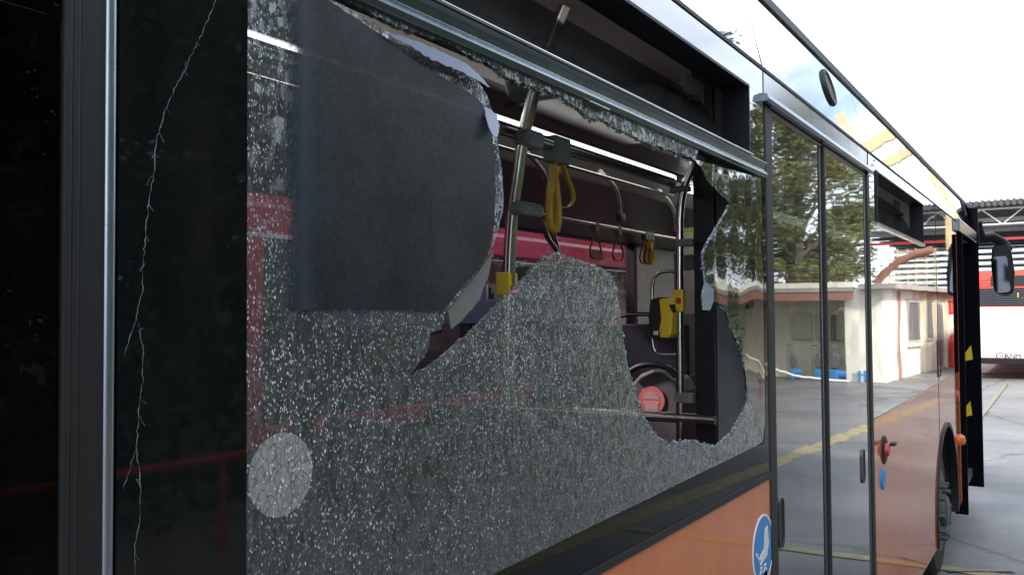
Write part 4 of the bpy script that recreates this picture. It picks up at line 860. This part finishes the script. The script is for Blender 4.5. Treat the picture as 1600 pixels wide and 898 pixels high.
# ------------------------------------------------------------------ trees
def crown_mesh(seed, nclump, spread, hgt, per, leaf, flat=1.0, cone=0):
    rnd = random.Random(seed); vs = []; fs = []; cl = []
    for i in range(nclump):
        u = rnd.random(); zz = u*hgt; rr = spread*(1-cone*u)*math.sqrt(rnd.random())*(math.sin(math.pi*min(1, u*.85+.12))**.6 if not cone else 1)
        an = rnd.uniform(0, 2*math.pi); cl.append((rr*math.cos(an), rr*math.sin(an), zz, rnd.uniform(.35, .85)))
    for (cx, cy, cz_, cr_) in cl:
        for k in range(per):
            d = Vector((rnd.gauss(0, 1), rnd.gauss(0, 1), rnd.gauss(0, 1))).normalized()*cr_*rnd.random()**.45; d.z *= .65
            p = Vector((cx, cy, cz_))+d; a = Vector((rnd.gauss(0, 1), rnd.gauss(0, 1), rnd.gauss(0, .6))).normalized(); b = a.orthogonal().normalized(); b.rotate(Matrix.Rotation(rnd.uniform(0, 6.28), 3, a))
            s_ = leaf*rnd.uniform(.6, 1.3); i0 = len(vs); vs += [p-a*s_, p+b*s_*.42, p+a*s_, p-b*s_*.42]; fs.append((i0, i0+1, i0+2, i0+3))
    me = bpy.data.meshes.new('crown'); me.from_pydata(vs, [], fs); me.update(); return me, cl
def trunk_mesh(seed, h, r, cl, z0):
    rnd = random.Random(seed); q = MB(); pts = [(rnd.uniform(-.1, .1)*k*.3, rnd.uniform(-.1, .1)*k*.3, h*k/5) for k in range(6)]; q.tube(pts, [r*(1-.16*k) for k in range(6)], 8)
    for c in cl[::max(1, len(cl)//14)]:
        z1 = min(h*.9, z0*.8+c[2]*.6); q.tube([(0, 0, z1), (c[0]*.5, c[1]*.5, (z1+z0+c[2])/2), (c[0], c[1], z0+c[2])], [r*.35, r*.22, r*.08], 6)
    me = bpy.data.meshes.new('trunk'); me.from_pydata([Vector(v) for v in q.v], [], q.f); me.update(); return me
kinds = {}
for nm, sd, nc, sp, hg, per, lf, cone, mt, th, z0 in (('broad', 11, 85, 2.7, 5.2, 190, .085, 0, m_leaf, 5.5, 2.4), ('brown', 12, 85, 2.4, 6.0, 210, .075, .3, m_leaf2, 6.5, 2.4), ('dark', 13, 80, 2.6, 5.5, 170, .10, 0, m_leafd, 5.2, 1.0)):
    me, cl = crown_mesh(sd, nc, sp, hg, per, lf, cone=cone); me.materials.append(mt); tm = trunk_mesh(sd, th, .22, cl, z0); tm.materials.append(m_bark); kinds[nm] = (me, tm, z0)
def tree(kind, x, y, s, rz, lab, grp='trees mirrored in the bus'):
    me, tm, z0 = kinds[kind]; t = tag(empty('tree', (x, y, 0)), lab, 'tree', grp); t.scale = (s, s, s); t.rotation_euler = (0, 0, rz)
    c = bpy.data.objects.new('crown', me); COL.objects.link(c); c.parent = t; c.location = (0, 0, z0)
    k = bpy.data.objects.new('trunk', tm); COL.objects.link(k); k.parent = t; return t
tree('brown', 33, -7.7, 1.3, 0, 'tall brownish green tree behind the pump house, mirrored high in the door glass')
tree('broad', 31.5, -12, 1.35, 1, 'broad green tree behind the pump house, second from the wing')
tree('broad', 36.5, -9.0, 1.3, 2.2, 'green tree mirrored at the front door leaf, behind the brownish one')
tree('brown', 30, -14, 1.4, 3, 'brownish tree at the far end of the pump house roof')
# one tall tree by the rail whose bough hangs out over the bus
bt = tag(empty('tree', (10.5, -8.2, 0)), 'tall thin tree with one long leafy bough hanging out towards the bus', 'tree', 'trees mirrored in the bus')
bq = MB(); bq.tube(smooth([(0, 0, 0), (.1, .05, 3), (0, .2, 5.6), (.2, .5, 7.6)]), [.2-.005*k for k in range(25)], 8)
bq.tube(smooth([(0, .2, 5.4), (.4, 2.4, 6.6), (.9, 4.8, 6.9), (1.3, 6.6, 6.85)]), [.10-.0035*k for k in range(25)], 7); bq.build('trunk', m_bark, bt)
rnd = random.Random(77); vs = []; fs = []
for k in range(46):
    u = rnd.random(); c0 = Vector((.9+.5*u+rnd.gauss(0, .38), 4.9+1.7*u+rnd.gauss(0, .28), 6.9+rnd.gauss(0, .14))) if k < 26 else Vector((rnd.gauss(.1, .7), rnd.gauss(.4, .7), 7.4+rnd.gauss(0, .6)))
    for _ in range(60):
        p = c0+Vector((rnd.gauss(0, .13), rnd.gauss(0, .13), rnd.gauss(0, .08))); a_ = Vector((rnd.gauss(0, 1), rnd.gauss(0, 1), rnd.gauss(0, .5))).normalized(); b_ = a_.orthogonal().normalized()
        q_ = rnd.uniform(.04, .08); i0 = len(vs); vs += [p-a_*q_, p+b_*q_*.4, p+a_*q_, p-b_*q_*.4]; fs.append((i0, i0+1, i0+2, i0+3))
me = bpy.data.meshes.new('crown'); me.from_pydata(vs, [], fs); me.update(); link('crown', me, m_leafd, bt)
tree('dark', 22.5, -8.2, .5, 1.5, 'small dark tree standing at the corner before the pumps')
hx = [(-9, -11), (-4.5, -9.6), (0, -10), (4, -9.4), (8.5, -10.2), (12.5, -9.6), (17, -11.5), (21, -13.5)]
labs = ['leftmost dark tree of the row behind the guard rail', 'second dark tree of the row behind the guard rail', 'third dark tree of the row, opposite the window divider', 'fourth dark tree of the row, opposite the smashed window', 'fifth dark tree of the row, mirrored green in the crazed glass', 'sixth dark tree of the row, beyond the end of the guard rail', 'seventh dark tree of the row, before the pump house', 'last dark tree of the row, beside the pump house']
for i, (x, y) in enumerate(hx): tree('dark' if i % 3 else 'broad', x, y, 1.15+.12*(i % 3), i*1.3, labs[i], 'row of trees behind the guard rail')
for i, (x, y) in enumerate([(-11, -15), (-6, -14.5), (-1.5, -15.5), (3, -14), (7, -15), (11, -14.4), (15, -16)]):
    tree('dark', x, y, 1.5+.1*(i % 3), i*2.1+.5, ['leftmost tall dark tree of the back row', 'second tall dark tree of the back row', 'third tall dark tree of the back row', 'middle tall dark tree of the back row', 'fifth tall dark tree of the back row', 'sixth tall dark tree of the back row', 'last tall dark tree of the back row, nearest the pump house'][i], 'back row of trees')
# hedge of many leaves
me, _ = crown_mesh(21, 170, 1, 1.5, 70, .09)
rnd = random.Random(5); vs = []; fs = []
for k in range(16000):
    p = Vector((rnd.uniform(-14, 22), rnd.gauss(-6.9, .35), abs(rnd.gauss(.8, .55)))); a = Vector((rnd.gauss(0, 1), rnd.gauss(0, 1), rnd.gauss(0, 1))).normalized(); b = a.orthogonal(); s_ = rnd.uniform(.07, .16); i0 = len(vs); vs += [p-a*s_, p+b*s_*.5, p+a*s_, p-b*s_*.5]; fs.append((i0, i0+1, i0+2, i0+3))
bpy.data.meshes.remove(me); me = bpy.data.meshes.new('hedge'); me.from_pydata(vs, [], fs); me.update()
tag(link('hedge', me, m_leafd), 'long dark hedge behind the red guard rail', 'hedge')
